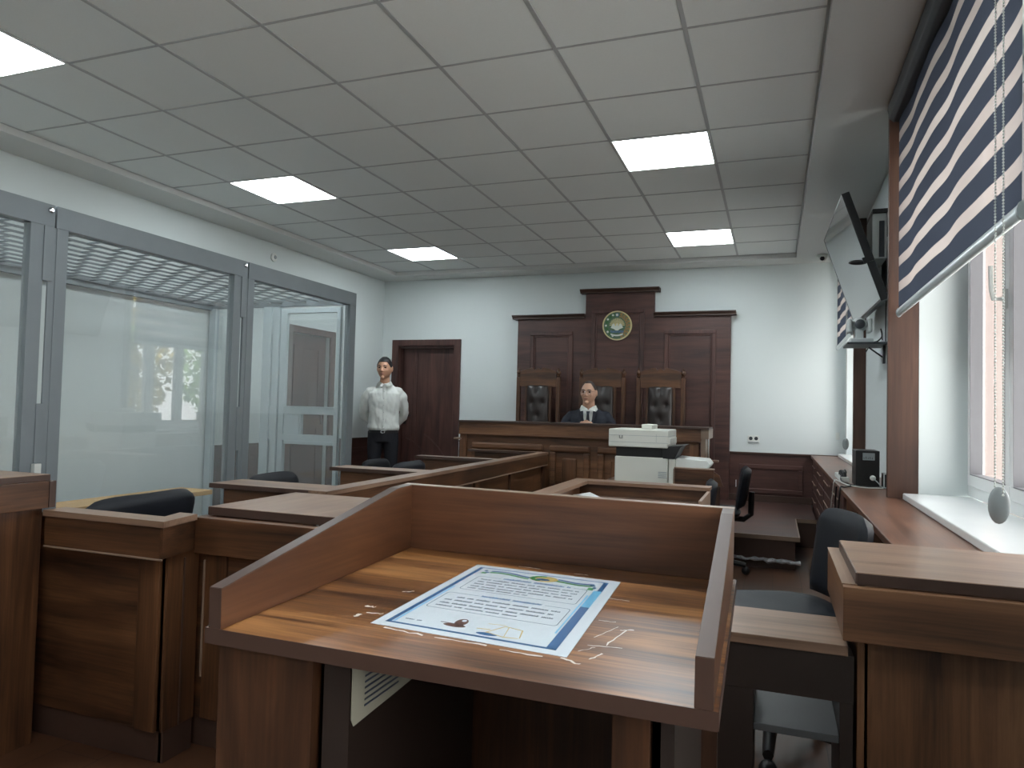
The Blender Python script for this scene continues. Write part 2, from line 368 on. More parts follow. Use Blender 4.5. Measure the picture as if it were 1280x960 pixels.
# wainscot and baseboards
def wains_y(n, x0, x1, panels, z0=0, ztop=.742):       # on the back wall
    o = thing('trim_%d' % n, (x0,YB,z0), None, None, kind='structure')
    b = MB(); b.box(x0,x1,YB-.02,YB,z0,ztop-.02); b.build('panel_board', M['red_x'], o)
    box('cap_rail', M['edge'], (x0,x1,YB-.035,YB,ztop-.02,ztop), o)
    for a, c in panels: MB().frame_y(a,c,z0+.09,ztop-.13,YB-.032,YB-.02,.05).build('moulding', M['red_x'], o, bevel=.006)
    box('skirting', M['edge'], (x0,x1,YB-.035,YB-.02,z0,z0+.07), o)
wains_y(3, -.4645, .695, [(-.36,.29)], z0=.21)
wains_y(4, -3.74, -3.0, [(-3.66,-3.1)])
wains_y(5, -4.9, -4.76, [])
def wains_x(n, y0, y1, ztop=.745):
    o = thing('trim_%d' % n, (XL,y0,0), None, None, kind='structure')
    box('panel_board', M['red_y'], (XL,XL+.02,y0,y1,0,ztop-.02), o)
    box('cap_rail', M['edge'], (XL,XL+.035,y0,y1,ztop-.02,ztop), o)
    k = max(1, round((y1-y0)/1.1)); w = (y1-y0)/k
    for i in range(k): MB().frame_x(y0+i*w+.08,y0+(i+1)*w-.08,.1,ztop-.12,XL+.02,XL+.032,.045).build('moulding', M['red_y'], o, bevel=.006)
wains_x(6, 5.24, 6.29); wains_x(7, 7.19, 8.26)

# doors
d = thing('door_1', (-4.245,YB,0), None, None, kind='structure')
b = MB(); b.box(-4.74,-4.65,YB-.03,YB,0,1.945); b.box(-3.84,-3.755,YB-.03,YB,0,1.945); b.box(-4.74,-3.755,YB-.03,YB,1.94,2.02)
b.build('casing', M['red_z'], d, bevel=.004)
b = MB(); b.box(-4.66,-4.63,YB,YB+.12,0,1.945); b.box(-3.86,-3.83,YB,YB+.12,0,1.945); b.box(-4.63,-3.86,YB,YB+.12,1.915,1.945)
b.build('jamb', M['red_z'], d)
leaf = box('door_leaf', M['red_z'], (-4.63,-3.86,YB+.09,YB+.13,.005,1.915), d)
def arc(cx, cz, r, a0, a1, y, n=18): return [(cx+r*math.cos(a0+(a1-a0)*i/n), y, cz+r*math.sin(a0+(a1-a0)*i/n)) for i in range(n+1)]
b = MB()
b.tube(arc(-4.75,.15,.62,0.1,1.25,YB+.088), .008, 6); b.tube(arc(-4.72,.05,.86,.15,1.05,YB+.088), .008, 6)
b.tube([(-4.42,YB+.088,.06),(-4.42,YB+.088,1.86)], .007, 6); b.tube([(-4.48,YB+.088,.06),(-4.48,YB+.088,1.86)], .007, 6)
b.build('carved_line', M['red_z'], leaf)
b = MB(); b.box(-4.60,-4.57,YB+.078,YB+.09,.92,1.10); b.tube([(-4.585,YB+.08,1.03),(-4.585,YB+.04,1.03),(-4.48,YB+.04,1.03)], .008, 8)
b.build('door_handle', M['black'], d)
d = thing('door_2', (XL,6.74,0), None, None, kind='structure')
b = MB(); b.box(XL,XL+.03,6.30,6.39,0,1.93); b.box(XL,XL+.03,7.09,7.18,0,1.93); b.box(XL,XL+.03,6.30,7.18,1.925,2.0)
b.build('casing', M['red_z'], d, bevel=.004)
leaf = box('door_leaf', M['red_z'], (XL-.09,XL-.05,6.38,7.1,.005,1.93), d)
MB().frame_x(6.5,6.98,.2,.9,XL-.052,XL-.042,.03).frame_x(6.5,6.98,1.0,1.8,XL-.052,XL-.042,.03).build('moulding', M['red_z'], leaf)
b = MB(); b.box(XL-.05,XL-.04,7.02,7.05,.92,1.1); b.tube([(XL-.045,7.035,1.03),(XL-.005,7.035,1.03),(XL-.005,6.93,1.03)], .008, 8)
b.build('door_handle', M['chrome'], d)

# windows
def window(n, y0, y1, sill_y1):
    w = thing('window_%d' % n, (.93,(y0+y1)/2,Z0), None, None, kind='structure')
    zf = .768
    b = MB(); b.frame_x(y0,y1,zf,Z1,.92,.968,.055); f = b.build('window_frame', M['pvc'], w, bevel=.004)
    k = 3; step = (y1-y0-.11)/k
    for i in range(k):
        a = y0+.055+i*step; c = a+step
        MB().frame_x(a+.004,c-.004,zf+.058,Z1-.058,.905,.966,.058).build('sash', M['pvc'], w, bevel=.004)
        g = MB(); g.frame_x(a+.06,c-.06,zf+.114,Z1-.114,.903,.956,.004); g.build('gasket', M['gasket'], w)
        MB().box(.956,.960,a+.055,c-.055,zf+.11,Z1-.11).build('glass_pane', M['pane'], w)
        if i != 1:
            yh = a+.03 if i == k-1 else c-.03
            h = MB(); h.box(.892,.905,yh-.014,yh+.014,1.62,1.70)
            h.tube([(.89,yh,1.66),(.855,yh,1.66),(.848,yh,1.70),(.846,yh,1.80)], .009, 8)
            h.build('window_handle', M['white'], w, smooth=40)
    box('window_sill', M['marble'], (.62,.925,y0-.04 if n != 2 else y0+.02,sill_y1,.736,.768), w, bevel=.005)
window(1, *WIN[0], 4.15); window(2, *WIN[1], WIN[1][1]); window(3, *WIN[2], .9); window(4, *WIN[3], -2.45)  # third and fourth windows are unseen, added to light the foreground
# wooden boards standing out from the wall beside the windows
for n, (y0, x0, x1) in zip((8,9,10,11), ((4.2,.557,.70),(6.505,.608,.70),(1.0,.557,.70),(-1.66,.557,.70))):
    struct(box('trim_%d' % n, M['board_z'], (x0,x1,y0+.002,y0+.045,.736 if n in (8,9) else 0,ZS-.001)))

def blind(y0, y1, x, zb, label, chain=True):
    t = thing('roller_blind', (x,(y0+y1)/2,zb), label, 'blind', 'striped blinds at the windows')
    b = MB(); n = 48; top = ZS-.09; rows = 24
    V = [[b.bm.verts.new((x+.0045*math.sin(7.3*(i/n)*2.2+.8*j/rows)+.002*math.sin(31*i/n), y0+(y1-y0)*i/n, zb+(top-zb)*j/rows)) for i in range(n+1)] for j in range(rows+1)]
    for j in range(rows):
        for i in range(n): b.bm.faces.new([V[j][i],V[j][i+1],V[j+1][i+1],V[j+1][i]])
    f = b.build('striped_fabric', M['blind'], t, smooth=60)
    b = MB(); pr = [(x-.055,ZS-.002),(x-.058,ZS-.03),(x-.05,ZS-.075),(x-.03,ZS-.095),(x+.03,ZS-.095),(x+.04,ZS-.002)]
    b.prism([(p,y0-.02,q) for p,q in pr], (0,y1-y0+.04,0)); b.build('cassette', M['dark'], t, bevel=.004)
    b = MB(); b.tube([(x,y0-.004,zb),(x,y1+.004,zb)], .013, 12, squash=(1,1,1.7)); b.build('bottom_bar', M['alu'], t, smooth=50)
    for q in (y0-.004, y1+.004):
        MB().tube([(x,q-.006,zb),(x,q+.006,zb)], .0145, 12, squash=(1,1,1.75)).build('end_cap', M['grey'], t, smooth=50)
    if chain:
        yc = y0+.06
        b = MB(); zlo = .955
        for dy in (-.035,.04):
            z = zlo
            while z < ZS-.1:
                b.ball((x-.035,yc+dy,z), .0032, 6, 4); z += .0085
        b.tube([(x-.035,yc-.035,ZS-.1),(x-.035,yc-.035,zlo)], .0008, 5); b.tube([(x-.035,yc+.04,ZS-.1),(x-.035,yc+.04,zlo)], .0008, 5)
        ch = b.build('bead_chain', M['white'], t, smooth=60); ch['kind'] = 'stuff'
        MB().ball((x-.035,yc+.002,.925), (.026,.012,.05), 16, 10).build('chain_weight', M['grey'], t, smooth=60)
    return t
blind(2.19, 4.15, .60, 1.70, 'large grey and white striped roller blind half lowered at the near window')
blind(6.58, 8.05, .60, 1.86, 'striped roller blind at the far window behind the television')
blind(-1.55, .88, .60, 2.35, 'raised striped roller blind at the unseen added window behind the viewer', chain=False)

# ------------------------------------------------------------------ outside
struct(box('ground_outside', M['ground'], (XR+.31, 14, -6, 24, -.5, -.4), bevel=0))
ow = thing('neighbouring_wall', (3.4,15,-.4), 'grey-pink plastered wall seen through the near window', 'wall')
box('plaster_face', M['plaster'], (2.9,3.3,10.5,24,-.4,5.2), ow); box('coping', M['pvc'], (2.85,3.35,10.5,24,5.2,5.3), ow)
def tree(x, y, h, r, lm, label, seed):
    rnd = random.Random(seed); t = thing('tree', (x,y,-.4), label, 'tree', 'trees beyond the windows')
    b = MB(); b.tube([(x,y,-.4),(x+.05,y,.5),(x-.04,y+.05,h*.6),(x,y,h)], [.13,.11,.08,.03], 8)
    for k in range(6):
        a = k*1.1; b.tube([(x,y,.6+k*.25),(x+.6*r*math.cos(a),y+.6*r*math.sin(a),1.2+k*.3)], [.05,.015], 6)
    b.build('trunk', M['bark'], t, smooth=50)
    b = MB()
    for k in range(1500):
        u = rnd.gauss(0,1), rnd.gauss(0,1), rnd.gauss(0,1); n = Vector(u).normalized()*(.45+.55*rnd.random()**.5)
        c = Vector((x+n.x*r, y+n.y*r, h*.72+n.z*h*.52)); q = Matrix.Rotation(rnd.random()*6.3,3,Vector((rnd.random()-.5,rnd.random()-.5,rnd.random()-.5)).normalized())
        s = .06+.07*rnd.random()
        b.face([c+q@Vector(p) for p in ((-s,0,0),(0,-s*.5,.01),(s,0,0),(0,s*.5,.01))])
    b.build('foliage', M[lm], t)['kind'] = 'stuff'
tree(5.1, 9.3, 3.2, 1.0, 'leaf', 'leafy green tree mirrored in the left of the dock glass', 1)
tree(5.6, 11.0, 2.8, .8, 'leaf2', 'yellowing tree mirrored in the middle of the dock glass', 2)
tree(5.3, 13.2, 3.0, .95, 'leaf', 'green tree mirrored in the right of the dock glass', 3)

# ------------------------------------------------------------------ podium, judge wall, bench
pod = thing('podium', (-1.5,7.1,0), 'low dark wooden platform carrying the judge bench', 'platform')
b = MB(); b.box(-3.55,.16,6.0,8.26,0,.185); b.box(.16,.365,7.08,8.26,0,.185); b.build('riser', M['edge'], pod)
b = MB(); b.box(-3.57,.185,5.985,8.262,.185,.21); b.box(.185,.366,7.06,8.262,.185,.21); b.build('deck', M['red_x'], pod)
b = MB(); b.box(-3.57,.185,5.975,5.985,.18,.213); b.box(.185,.195,5.975,7.06,.18,.213); b.box(.195,.366,7.05,7.06,.18,.213); b.build('nosing', M['edge_pale'], pod)
b = MB(); rnd = random.Random(5)
pts = [(-.40+i*.033, 5.955+.012*math.sin(i*2.1), .018+.013*rnd.random()) for i in range(19)]
b.tube(pts, [.010+.011*rnd.random() for _ in pts], 7)
tag(b.build('plastic_film', M['foil'], loc=(-.1,5.955,0)), 'crumpled shiny clear film lying along the foot of the platform', 'plastic film')

jw = thing('panelled_backdrop', (-1.72,8.26,.21), 'tall stepped dark wood panelling with cornices behind the judge chairs', 'wall panelling')
b = MB(); b.box(-2.97,-.465,8.235,8.298,.21,2.25); b.box(-2.12,-1.31,8.235,8.298,2.25,2.54); b.build('panel_board', M['red_x'], jw)
def cornice(x0, x1, z):
    b = MB(); b.prism([(x0,8.298,z),(x0,8.19,z),(x0,8.19,z+.012),(x0,8.16,z+.035),(x0,8.16,z+.045),(x0,8.298,z+.045)], (x1-x0,0,0))
    b.build('cornice', M['edge'], jw)
cornice(-3.03,-2.12,2.25); cornice(-1.31,-.41,2.25); cornice(-2.18,-1.25,2.54)
for x0,x1,z1 in ((-2.80,-2.27,2.09),(-2.04,-1.42,2.345),(-1.19,-.62,2.09)):
    b = MB(); b.frame_y(x0,x1,.35,z1,8.212,8.235,.045); b.frame_y(x0+.045,x1-.045,.395,z1-.045,8.222,8.235,.02)
    b.build('moulding', M['red_z'], jw, bevel=.008)

# coat of arms disc
ec = Vector((-1.735, 8.21, 2.152)); ER = .172
em = thing('wall_emblem', (ec.x,8.235,ec.z-ER), 'round gilded state emblem with green and wheat wreath above the judge chairs', 'emblem')
def epoly(mb, pts, d0, d1): mb.prism([(ec.x+p[0]*ER, ec.y+.012-d0, ec.z+p[1]*ER) for p in pts], (0,-(d1-d0),0))
b = MB(); b.lathe([(ER*.97,0),(ER*.97,.022)], (ec.x,ec.y+.002,ec.z), 48, 'y'); b.build('disc', M['e_field'], em)
b = MB(); n = 56
for a in range(n):
    t0, t1 = 2*PI*a/n, 2*PI*(a+1)/n
    P = lambda t, r, y: (ec.x+math.cos(t)*r*ER, y, ec.z+math.sin(t)*r*ER)
    y0, y1 = ec.y+.024, ec.y-.008
    b.hexa([P(t0,.92,y0),P(t0,1,y0),P(t1,1,y0),P(t1,.92,y0),P(t0,.92,y1),P(t0,1,y1),P(t1,1,y1),P(t1,.92,y1)])
b.build('rim', M['gold'], em)
def leaf_shape(cx, cz, ang, l, w): 
    c, s = math.cos(ang), math.sin(ang)
    return [(cx+x*c-y*s, cz+x*s+y*c) for x, y in ((-l,0),(-l*.3,w),(l*.4,w*.8),(l,0),(l*.4,-w*.8),(-l*.3,-w))]
b, b2, b3 = MB(), MB(), MB()
for k in range(9):
    t = math.radians(112+k*17); r = .76
    epoly(b, leaf_shape(r*math.cos(t), r*math.sin(t), t+PI/2+.5, .15, .07), .01, .016); epoly(b, leaf_shape(.66*math.cos(t), .66*math.sin(t), t+PI/2-.4, .11, .05), .01, .015)
    if k % 2 == 0: b3 = MB(); epoly(b3, [(r*math.cos(t)+.075*math.cos(q*PI/4), r*math.sin(t)+.075*math.sin(q*PI/4)) for q in range(8)], .016, .021); b3.build('cotton_boll', M['e_white'], em)
for k in range(9):
    t = math.radians(68-k*17); r = .76
    epoly(b2, leaf_shape(r*math.cos(t), r*math.sin(t), t-PI/2-.45, .15, .05), .01, .016); epoly(b2, leaf_shape(.64*math.cos(t), .64*math.sin(t), t-PI/2+.4, .13, .045), .01, .015); epoly(b2, leaf_shape(.86*math.cos(t), .86*math.sin(t), t-PI/2, .1, .04), .01, .015)
b.build('cotton_wreath', M['e_green'], em); b2.build('wheat_wreath', M['e_wheat'], em)
b = MB()
for k in range(15):
    t = PI*(k+.5)/15; c, s = math.cos(t), math.sin(t); p = (-s*.02, c*.02)
    epoly(b, [(.24*c-p[0],.24*s-p[1]-.02),(.52*c-p[0]*1.4,.52*s-p[1]*1.4-.02),(.52*c+p[0]*1.4,.52*s+p[1]*1.4-.02),(.24*c+p[0],.24*s+p[1]-.02)], .01, .016)
epoly(b, [(.2*math.cos(q*PI/10),.2*math.sin(q*PI/10)) for q in range(21)], .01, .014)
b.build('sun_rays', M['gold'], em)
b = MB()
epoly(b, [(-.42,-.16),(-.3,.08),(-.2,.14),(-.12,-.05),(0,.02),(.12,-.05),(.2,.14),(.3,.08),(.42,-.16),(.2,-.24),(.08,-.34),(-.08,-.34),(-.2,-.24)], .016, .024)
epoly(b, [(-.05,.0),(.0,.13),(.07,.1),(.05,0)], .02, .028); b.build('bird', M['e_white'], em)
b = MB()
for i, (z, h) in enumerate(((-.36,.05),(-.44,.04))):
    pts = [(x/10*.45, z+.025*math.sin(x*1.3+i)) for x in range(-10,11)]
    epoly(b, pts + [(p[0], p[1]-h) for p in pts[::-1]], .014, .019)
b.build('river_waves', M['e_blue'], em)
b = MB(); epoly(b, [(.13*math.cos(q*PI/8)*(1 if q%2 else .8), .72+.13*math.sin(q*PI/8)*(1 if q%2 else .8)) for q in range(16)], .014, .02); b.build('star', M['e_blue'], em)
b = MB(); epoly(b, [(.08*math.cos(q*PI/6), .72+.08*math.sin(q*PI/6)) for q in range(12)], .02, .024); b.build('crescent', M['e_white'], em)
b = MB(); pts = [(x/10*.42, -.68-.1*math.cos(x/10*1.5)+.1) for x in range(-10,11)]
epoly(b, [(p[0],p[1]+.05) for p in pts]+[(p[0],p[1]-.05) for p in pts[::-1]], .02, .026); b.build('ribbon', M['e_white'], em)

def judge_chair(cx, cy, label, z0=.21, W=.53):
    t = thing('judge_chair', (cx,cy,z0), label, 'chair', 'tall carved chairs behind the bench')
    h = W/2; yb = cy+.22
    zt = 1.56
    for s in (-1,1):
        b = MB(); x = cx+s*(h-.022); b.box(x-.022,x+.022,yb-.02,yb+.03,z0,zt-.03); p = b.build('post', M['wood_z'], t, bevel=.006)
        MB().lathe([(.012,0),(.026,.012),(.014,.024),(.024,.04),(.029,.056),(.018,.075),(.007,.088),(.011,.097),(.002,.108)], (x,yb+.005,zt-.03), 14).build('finial', M['wood_z'], p, smooth=50)
        b = MB(); x = cx+s*(h-.125); b.box(x-.02,x+.02,yb-.012,yb+.02,z0+.45,zt-.13); b.build('stile', M['wood_z'], t, bevel=.004)
        b = MB(); x = cx+s*(h-.03); b.tube([(x,yb-.02,z0+.70),(x,yb-.2,z0+.71),(x,yb-.38,z0+.69),(x,yb-.42,z0+.66)], .022, 8, squash=(1.2,1,.8)); b.build('armrest', M['wood_y'], t, smooth=50)
        box('leg', M['wood_z'], (x-.022,x+.022,yb-.44,yb-.39,z0,z0+.68), t, bevel=.005)
    # crest rail with a raised, notched top
    P = []; k = 24
    for i in range(k+1):
        u = -1+2*i/k; z = zt+.035+.05*(1-u*u) if abs(u) > .2 else zt+.062+.012*math.cos(u*PI/.2*1)
        P.append((cx+u*(h-.045), yb-.02, z))
    pts = P + [(cx+h-.045,yb-.02,zt-.14),(cx-h+.045,yb-.02,zt-.14)]
    MB().prism(pts, (0,.04,0)).build('crest_rail', M['wood_x'], t, bevel=.003)
    box('lower_rail', M['wood_x'], (cx-h+.04,cx+h-.04,yb-.012,yb+.025,z0+.40,z0+.50), t)
    # tufted leather back panel
    b = MB(); x0, x1, za, zb = cx-h+.145, cx+h-.145, z0+.5, zt-.135; nu, nv = 16, 40
    but = [(0,.93),(-.5,.72),(.5,.72),(0,.52),(-.5,.31),(.5,.31),(0,.1)]
    V = []
    for j in range(nv+1):
        row = []
        for i in range(nu+1):
            u, v = -1+2*i/nu, j/nv; d = .035*(1-abs(u)**4)*(1-abs(2*v-1)**8)
            for bu, bv in but: d -= .026*math.exp(-(((u-bu)/.22)**2+((v-bv)/.055)**2))
            row.append(b.bm.verts.new((x0+(x1-x0)*i/nu, yb-.005-d, za+(zb-za)*v)))
        V.append(row)
    for j in range(nv):
        for i in range(nu): b.bm.faces.new([V[j][i],V[j][i+1],V[j+1][i+1],V[j+1][i]])
    e = b.build('leather_back', M['brown_leather'], t, smooth=70); so = e.modifiers.new('solid','SOLIDIFY'); so.thickness = .02; so.offset = -1
    b = MB(); b.box(cx-h+.03,cx+h-.03,yb-.45,yb-.02,z0+.27,z0+.31); b.build('seat_frame', M['wood_x'], t, bevel=.004)
    b = MB(); b.box(cx-h+.05,cx+h-.05,yb-.44,yb-.03,z0+.31,z0+.36); b.build('seat', M['brown_leather'], t, bevel=.02)
    return t
judge_chair(-2.595, 7.72, 'carved high-backed judge chair, left of the three, empty')
judge_chair(-1.835, 7.72, 'carved high-backed judge chair in the middle, behind the seated judge')
judge_chair(-1.180, 7.72, 'carved high-backed judge chair, right of the three, above the printer')

jb = thing('judge_bench', (-1.74,6.8,.21), 'long raised wooden judge bench with framed front panels', 'bench')
box('bench_top', M['edge'], (-2.93,-.535,6.43,6.82,1.012,1.03), jb)
box('fascia', M['bench_x'], (-2.92,-.60,6.45,6.49,.905,1.012), jb)
box('fascia_moulding', M['bench_x'], (-2.92,-.60,6.44,6.49,.893,.905), jb)
box('front_board', M['bench_x'], (-2.90,-.62,6.50,6.53,.21,.90), jb)
for s, (x0,x1) in enumerate(((-2.915,-2.85),(-.70,-.62))): box('pilaster', M['bench_z'], (x0,x1,6.47,6.52,.21,.893), jb)
for x0,x1 in ((-2.79,-2.06),(-1.99,-1.60),(-1.53,-.76)):
    MB().frame_y(x0,x1,.33,.82,6.462,6.50,.062).build('panel_moulding', M['bench_x'], jb, bevel=.016)
    MB().box(x0+.125,x1-.125,6.470,6.50,.455,.70).build('raised_panel', M['bench_z'], jb, bevel=.012)
b = MB(); b.box(-.603,-.537,6.445,6.9,.928,1.012); b.box(-.603,-.565,6.46,6.9,.21,.928); b.build('end_board', M['edge_pale'], jb)
box('side_board', M['bench_z'], (-2.90,-2.87,6.53,7.2,.21,.9), jb)
MB().tube([(-.545,6.5,.93),(-.545,6.5,.45)], .006, 8).build('edge_rod', M['chrome'], jb)
box('desk_board', M['bench_x'], (-2.87,-.62,6.62,7.16,.915,.94), jb)
b = MB(); b.box(-2.98,-2.90,6.46,6.6,.84,.855); b.build('side_ledge', M['edge_pale'], jb)
b = MB(); b.box(-.85,-.45,6.40,6.47,.735,.75); b.build('side_ledge', M['edge_pale'], jb)

# ------------------------------------------------------------------ glass dock
gx0, gx1 = -4.88, -3.37; gend = 5.2
dk = thing('glass_dock', (-4.1,2.4,0), 'grey steel framed glass dock with mesh roof along the left wall', 'dock')
def part(name, mat, *boxes, parent=None, bevel=.002):
    for q in boxes: o = MB().box(*q).build(name, mat, parent or dk, bevel=bevel)
    return o
XF0, XF1 = gx1-.03, gx1+.02
part('top_rail', M['metal'], (XF0,XF1,-1.2,2.505,1.99,2.10)); part('top_rail', M['metal'], (XF0,XF1,2.515,3.885,1.99,2.10)); part('top_rail', M['metal'], (XF0,XF1,3.895,5.22,1.99,2.10))
part('bottom_rail', M['metal'], (XF0,XF1,-1.2,5.22,0,.09))
for yb in (1.075, 2.51, 3.885):
    part('post', M['metal'], (XF0,XF1,yb-.125,yb-.055,.09,1.99))
    part('cover_plate', M['metal'], (XF0+.01,XF1+.006,yb-.06,yb-.01,1.72,1.99), (XF0+.01,XF1+.006,yb-.06,yb-.02,.83,1.12))
    part('post', M['metal'], (XF0,XF1,yb+.008,yb+.07,.09,1.99), (XF1-.014,XF1-.004,yb-.026,yb+.01,.09,1.99))
    MB().lathe([(.014,0),(.014,.01),(.008,.016)], (XF1,yb-.03,2.07), 12, 'x').build('bolt', M['chrome'], dk)
part('post', M['metal'], (XF0,XF1,5.13,5.22,.09,1.99))
for y0,y1 in ((-1.2,.95),(1.145,2.385),(2.58,3.76),(3.955,5.13)):
    part('glass_pane', M['glass'], (gx1-.008,gx1-.004,y0,y1,.09,1.99), bevel=0)
# end screen across to the wall
part('top_rail', M['metal'], (gx0,gx1-.03,gend-.02,gend+.02,2.0,2.06)); part('bottom_rail', M['metal'], (gx0,gx1-.03,gend-.02,gend+.02,0,.09))
part('post', M['lit_metal'], (-4.88,-4.81,gend-.025,gend+.025,.09,2.0))
part('post', M['lit_metal'], (-4.275,-4.185,gend-.025,gend+.025,.09,2.0)); part('post', M['lit_metal'], (-4.165,-4.10,gend-.025,gend+.025,.09,2.0))
part('slot_plate', M['lit_metal'], (-4.187,-4.163,gend-.015,gend+.02,1.76,2.0), (-4.187,-4.163,gend-.015,gend+.02,.83,1.13))
part('gate_stile', M['lit_metal'], (-4.085,-4.03,gend-.02,gend+.02,.09,1.98)); part('gate_stile', M['lit_metal'], (-3.51,-3.475,gend-.02,gend+.02,.09,1.98))
part('gate_rail', M['lit_metal'], (-4.03,-3.51,gend-.02,gend+.02,1.94,1.98), (-4.03,-3.51,gend-.02,gend+.02,1.06,1.12), (-4.03,-3.51,gend-.02,gend+.02,.83,.885))
part('gate_beading', M['lit_metal'], (-4.03,-4.012,gend-.026,gend+.0,1.12,1.94), (-4.012,-3.51,gend-.026,gend,1.115,1.128), (-4.012,-3.51,gend-.026,gend,.80,.83))
part('hatch_plate', M['lit_metal'], (-4.03,-3.87,gend-.012,gend+.012,.885,1.06), (-3.86,-3.84,gend-.02,gend+.012,.885,1.06))
for q in ((-4.81,-4.275,.09,2.0),(-4.03,-3.51,1.12,1.94),(-4.03,-3.51,.09,.83),(-4.03,-3.51,.885,1.06),(-3.475,-3.40,.09,2.0)):
    part('glass_pane', M['glass'], (q[0],q[1],gend-.003,gend+.001,q[2],q[3]), bevel=0)
part('wall_rail', M['metal'], (gx0-.015,gx0+.03,-1.2,5.2,1.985,2.06))
b = MB(); x = gx0+.05; i = 0
zr = 2.035
while x < gx1-.05:
    b.box(x-.0045,x+.0045,-1.2,gend,zr-.006,zr+.006)
    y = -1.2 + (.085 if i % 2 else 0)
    while y < gend-.02:
        b.box(x,min(x+.125,gx1-.045),y-.0045,y+.0045,zr-.004,zr+.004); y += .17
    x += .125; i += 1
b.build('mesh_roof', M['mesh'], dk)['kind'] = 'stuff'
part('lock_box', M['white'], (gx1+.02,gx1+.045,2.44,2.475,.74,.83))

pb = thing('prisoner_bench', (-4.2,3.0,0), 'pale pine plank bench inside the glass dock', 'bench')
box('seat', M['pine'], (-4.42,-4.10,.6,4.45,.43,.465), pb)
for y in (.9,2.5,4.2): box('leg', M['metal'], (-4.38,-4.14,y-.02,y+.02,0,.43), pb)

# ------------------------------------------------------------------ counsel barriers on the left
def panel_body_x(par, x0, x1, yf, z1, posts=()):      # body facing -y (camera), with pilasters
    box('body_panel', M['wood_x'], (x0,x1,yf,yf+.03,.06,z1), par)
    for a, c in posts: box('pilaster', M['wood_z'], (a,c,yf-.012,yf,.06,z1), par)
    box('plinth', M['edge'], (x0,x1,yf+.01,yf+.03,0,.06), par)
ca = thing('corner_barrier', (-2.1,1.8,0), 'L-shaped wooden barrier with a pale top edge at the lower left, a chair behind it', 'barrier')
b = MB(); b.prism([(-2.37,1.777,.742),(-1.828,1.777,.742),(-1.862,1.955,.742),(-1.94,1.955,.742),(-1.912,1.862,.742),(-2.37,1.862,.742)], (0,0,.02)); b.build('top_strip', M['top_x'], ca)
b = MB(); b.box(-2.37,-1.85,1.787,1.80,.64,.742); b.box(-2.62,-2.37,1.828,1.84,.64,.742); b.build('fascia', M['wood_x'], ca)
b = MB(); b.hexa([(-1.852,1.787,.64),(-1.838,1.787,.64),(-1.87,1.955,.64),(-1.885,1.955,.64),(-1.852,1.787,.742),(-1.838,1.787,.742),(-1.87,1.955,.742),(-1.885,1.955,.742)]); b.build('fascia', M['wood_y'], ca)
box('edge_strip', M['edge_pale'], (-2.37,-1.838,1.783,1.789,.634,.64), ca)
panel_body_x(ca, -2.62, -1.885, 1.85, .64, ((-1.99,-1.90),))
box('side_panel', M['wood_z'], (-1.90,-1.875,1.85,1.985,.06,.64), ca)
box('side_edge', M['edge'], (-1.877,-1.871,1.915,1.921,.06,.62), ca)
box('plinth', M['edge'], (-1.90,-1.88,1.86,1.985,0,.06), ca)

ld = thing('left_desk', (-1.4,2.2,0), 'wooden desk with raised grey top slab left of the lectern', 'desk')
box('top_slab', M['top_y'], (-1.875,-.98,2.02,2.51,.75,.78), ld)
box('slab_edge', M['edge'], (-1.8745,-.9805,2.0180,2.0199,.7505,.7785), ld, bevel=0)
box('apron', M['wood_x'], (-1.888,-.97,1.958,2.0,.627,.75), ld); box('apron', M['wood_y'], (-1.888,-1.85,2.0,2.5,.627,.75), ld)
panel_body_x(ld, -1.95, -1.0, 2.0, .627, ((-1.85,-1.76),(-1.1,-1.0)))
box('side_panel', M['wood_z'], (-1.85,-1.825,2.03,2.5,0,.75), ld); box('side_panel', M['wood_z'], (-1.02,-1.0,2.03,2.5,0,.75), ld)
box('edge_strip', M['edge_pale'], (-1.856,-1.85,1.984,2.0,.2,.6), ld)

rb = thing('counsel_barrier', (-2.0,4.5,0), 'long wooden barrier with side wings running towards the judge bench', 'barrier')
def skew(x, y): return x - .03*(y-2.7)/3.5     # the rail drifts slightly left with depth
b = MB(); b.hexa([(-1.965,2.72,.742),(-1.865,2.72,.742),(skew(-1.865,6.24)-.05,6.3,.742),(skew(-1.945,6.24)-.05,6.3,.742),(-1.965,2.72,.762),(-1.865,2.72,.762),(skew(-1.865,6.24)-.05,6.3,.762),(skew(-1.945,6.24)-.05,6.3,.762)])
b.build('rail_top', M['top_y'], rb)
b = MB(); b.hexa([(-1.90,2.74,.65),(-1.872,2.74,.65),(-1.952,6.29,.65),(-1.98,6.29,.65),(-1.90,2.74,.742),(-1.872,2.74,.742),(-1.952,6.29,.742),(-1.98,6.29,.742)]); b.build('rail_fascia', M['wood_y'], rb)
b = MB(); b.hexa([(-1.93,2.76,0),(-1.905,2.76,0),(-1.978,5.97,0),(-2.003,5.97,0),(-1.93,2.76,.65),(-1.905,2.76,.65),(-1.978,5.97,.65),(-2.003,5.97,.65)]); b.build('rail_panel', M['wood_y'], rb)
b = MB(); b.hexa([(-2.003,5.971,.215),(-1.978,5.971,.215),(-1.985,6.28,.215),(-2.01,6.28,.215),(-2.003,5.971,.65),(-1.978,5.971,.65),(-1.985,6.28,.65),(-2.01,6.28,.65)]); b.build('rail_panel', M['wood_y'], rb)
b = MB(); b.hexa([(-1.902,2.74,.642),(-1.868,2.74,.642),(-1.948,6.29,.642),(-1.98,6.29,.642),(-1.902,2.74,.65),(-1.868,2.74,.65),(-1.948,6.29,.65),(-1.98,6.29,.65)]); b.build('edge_strip', M['edge_pale'], rb)
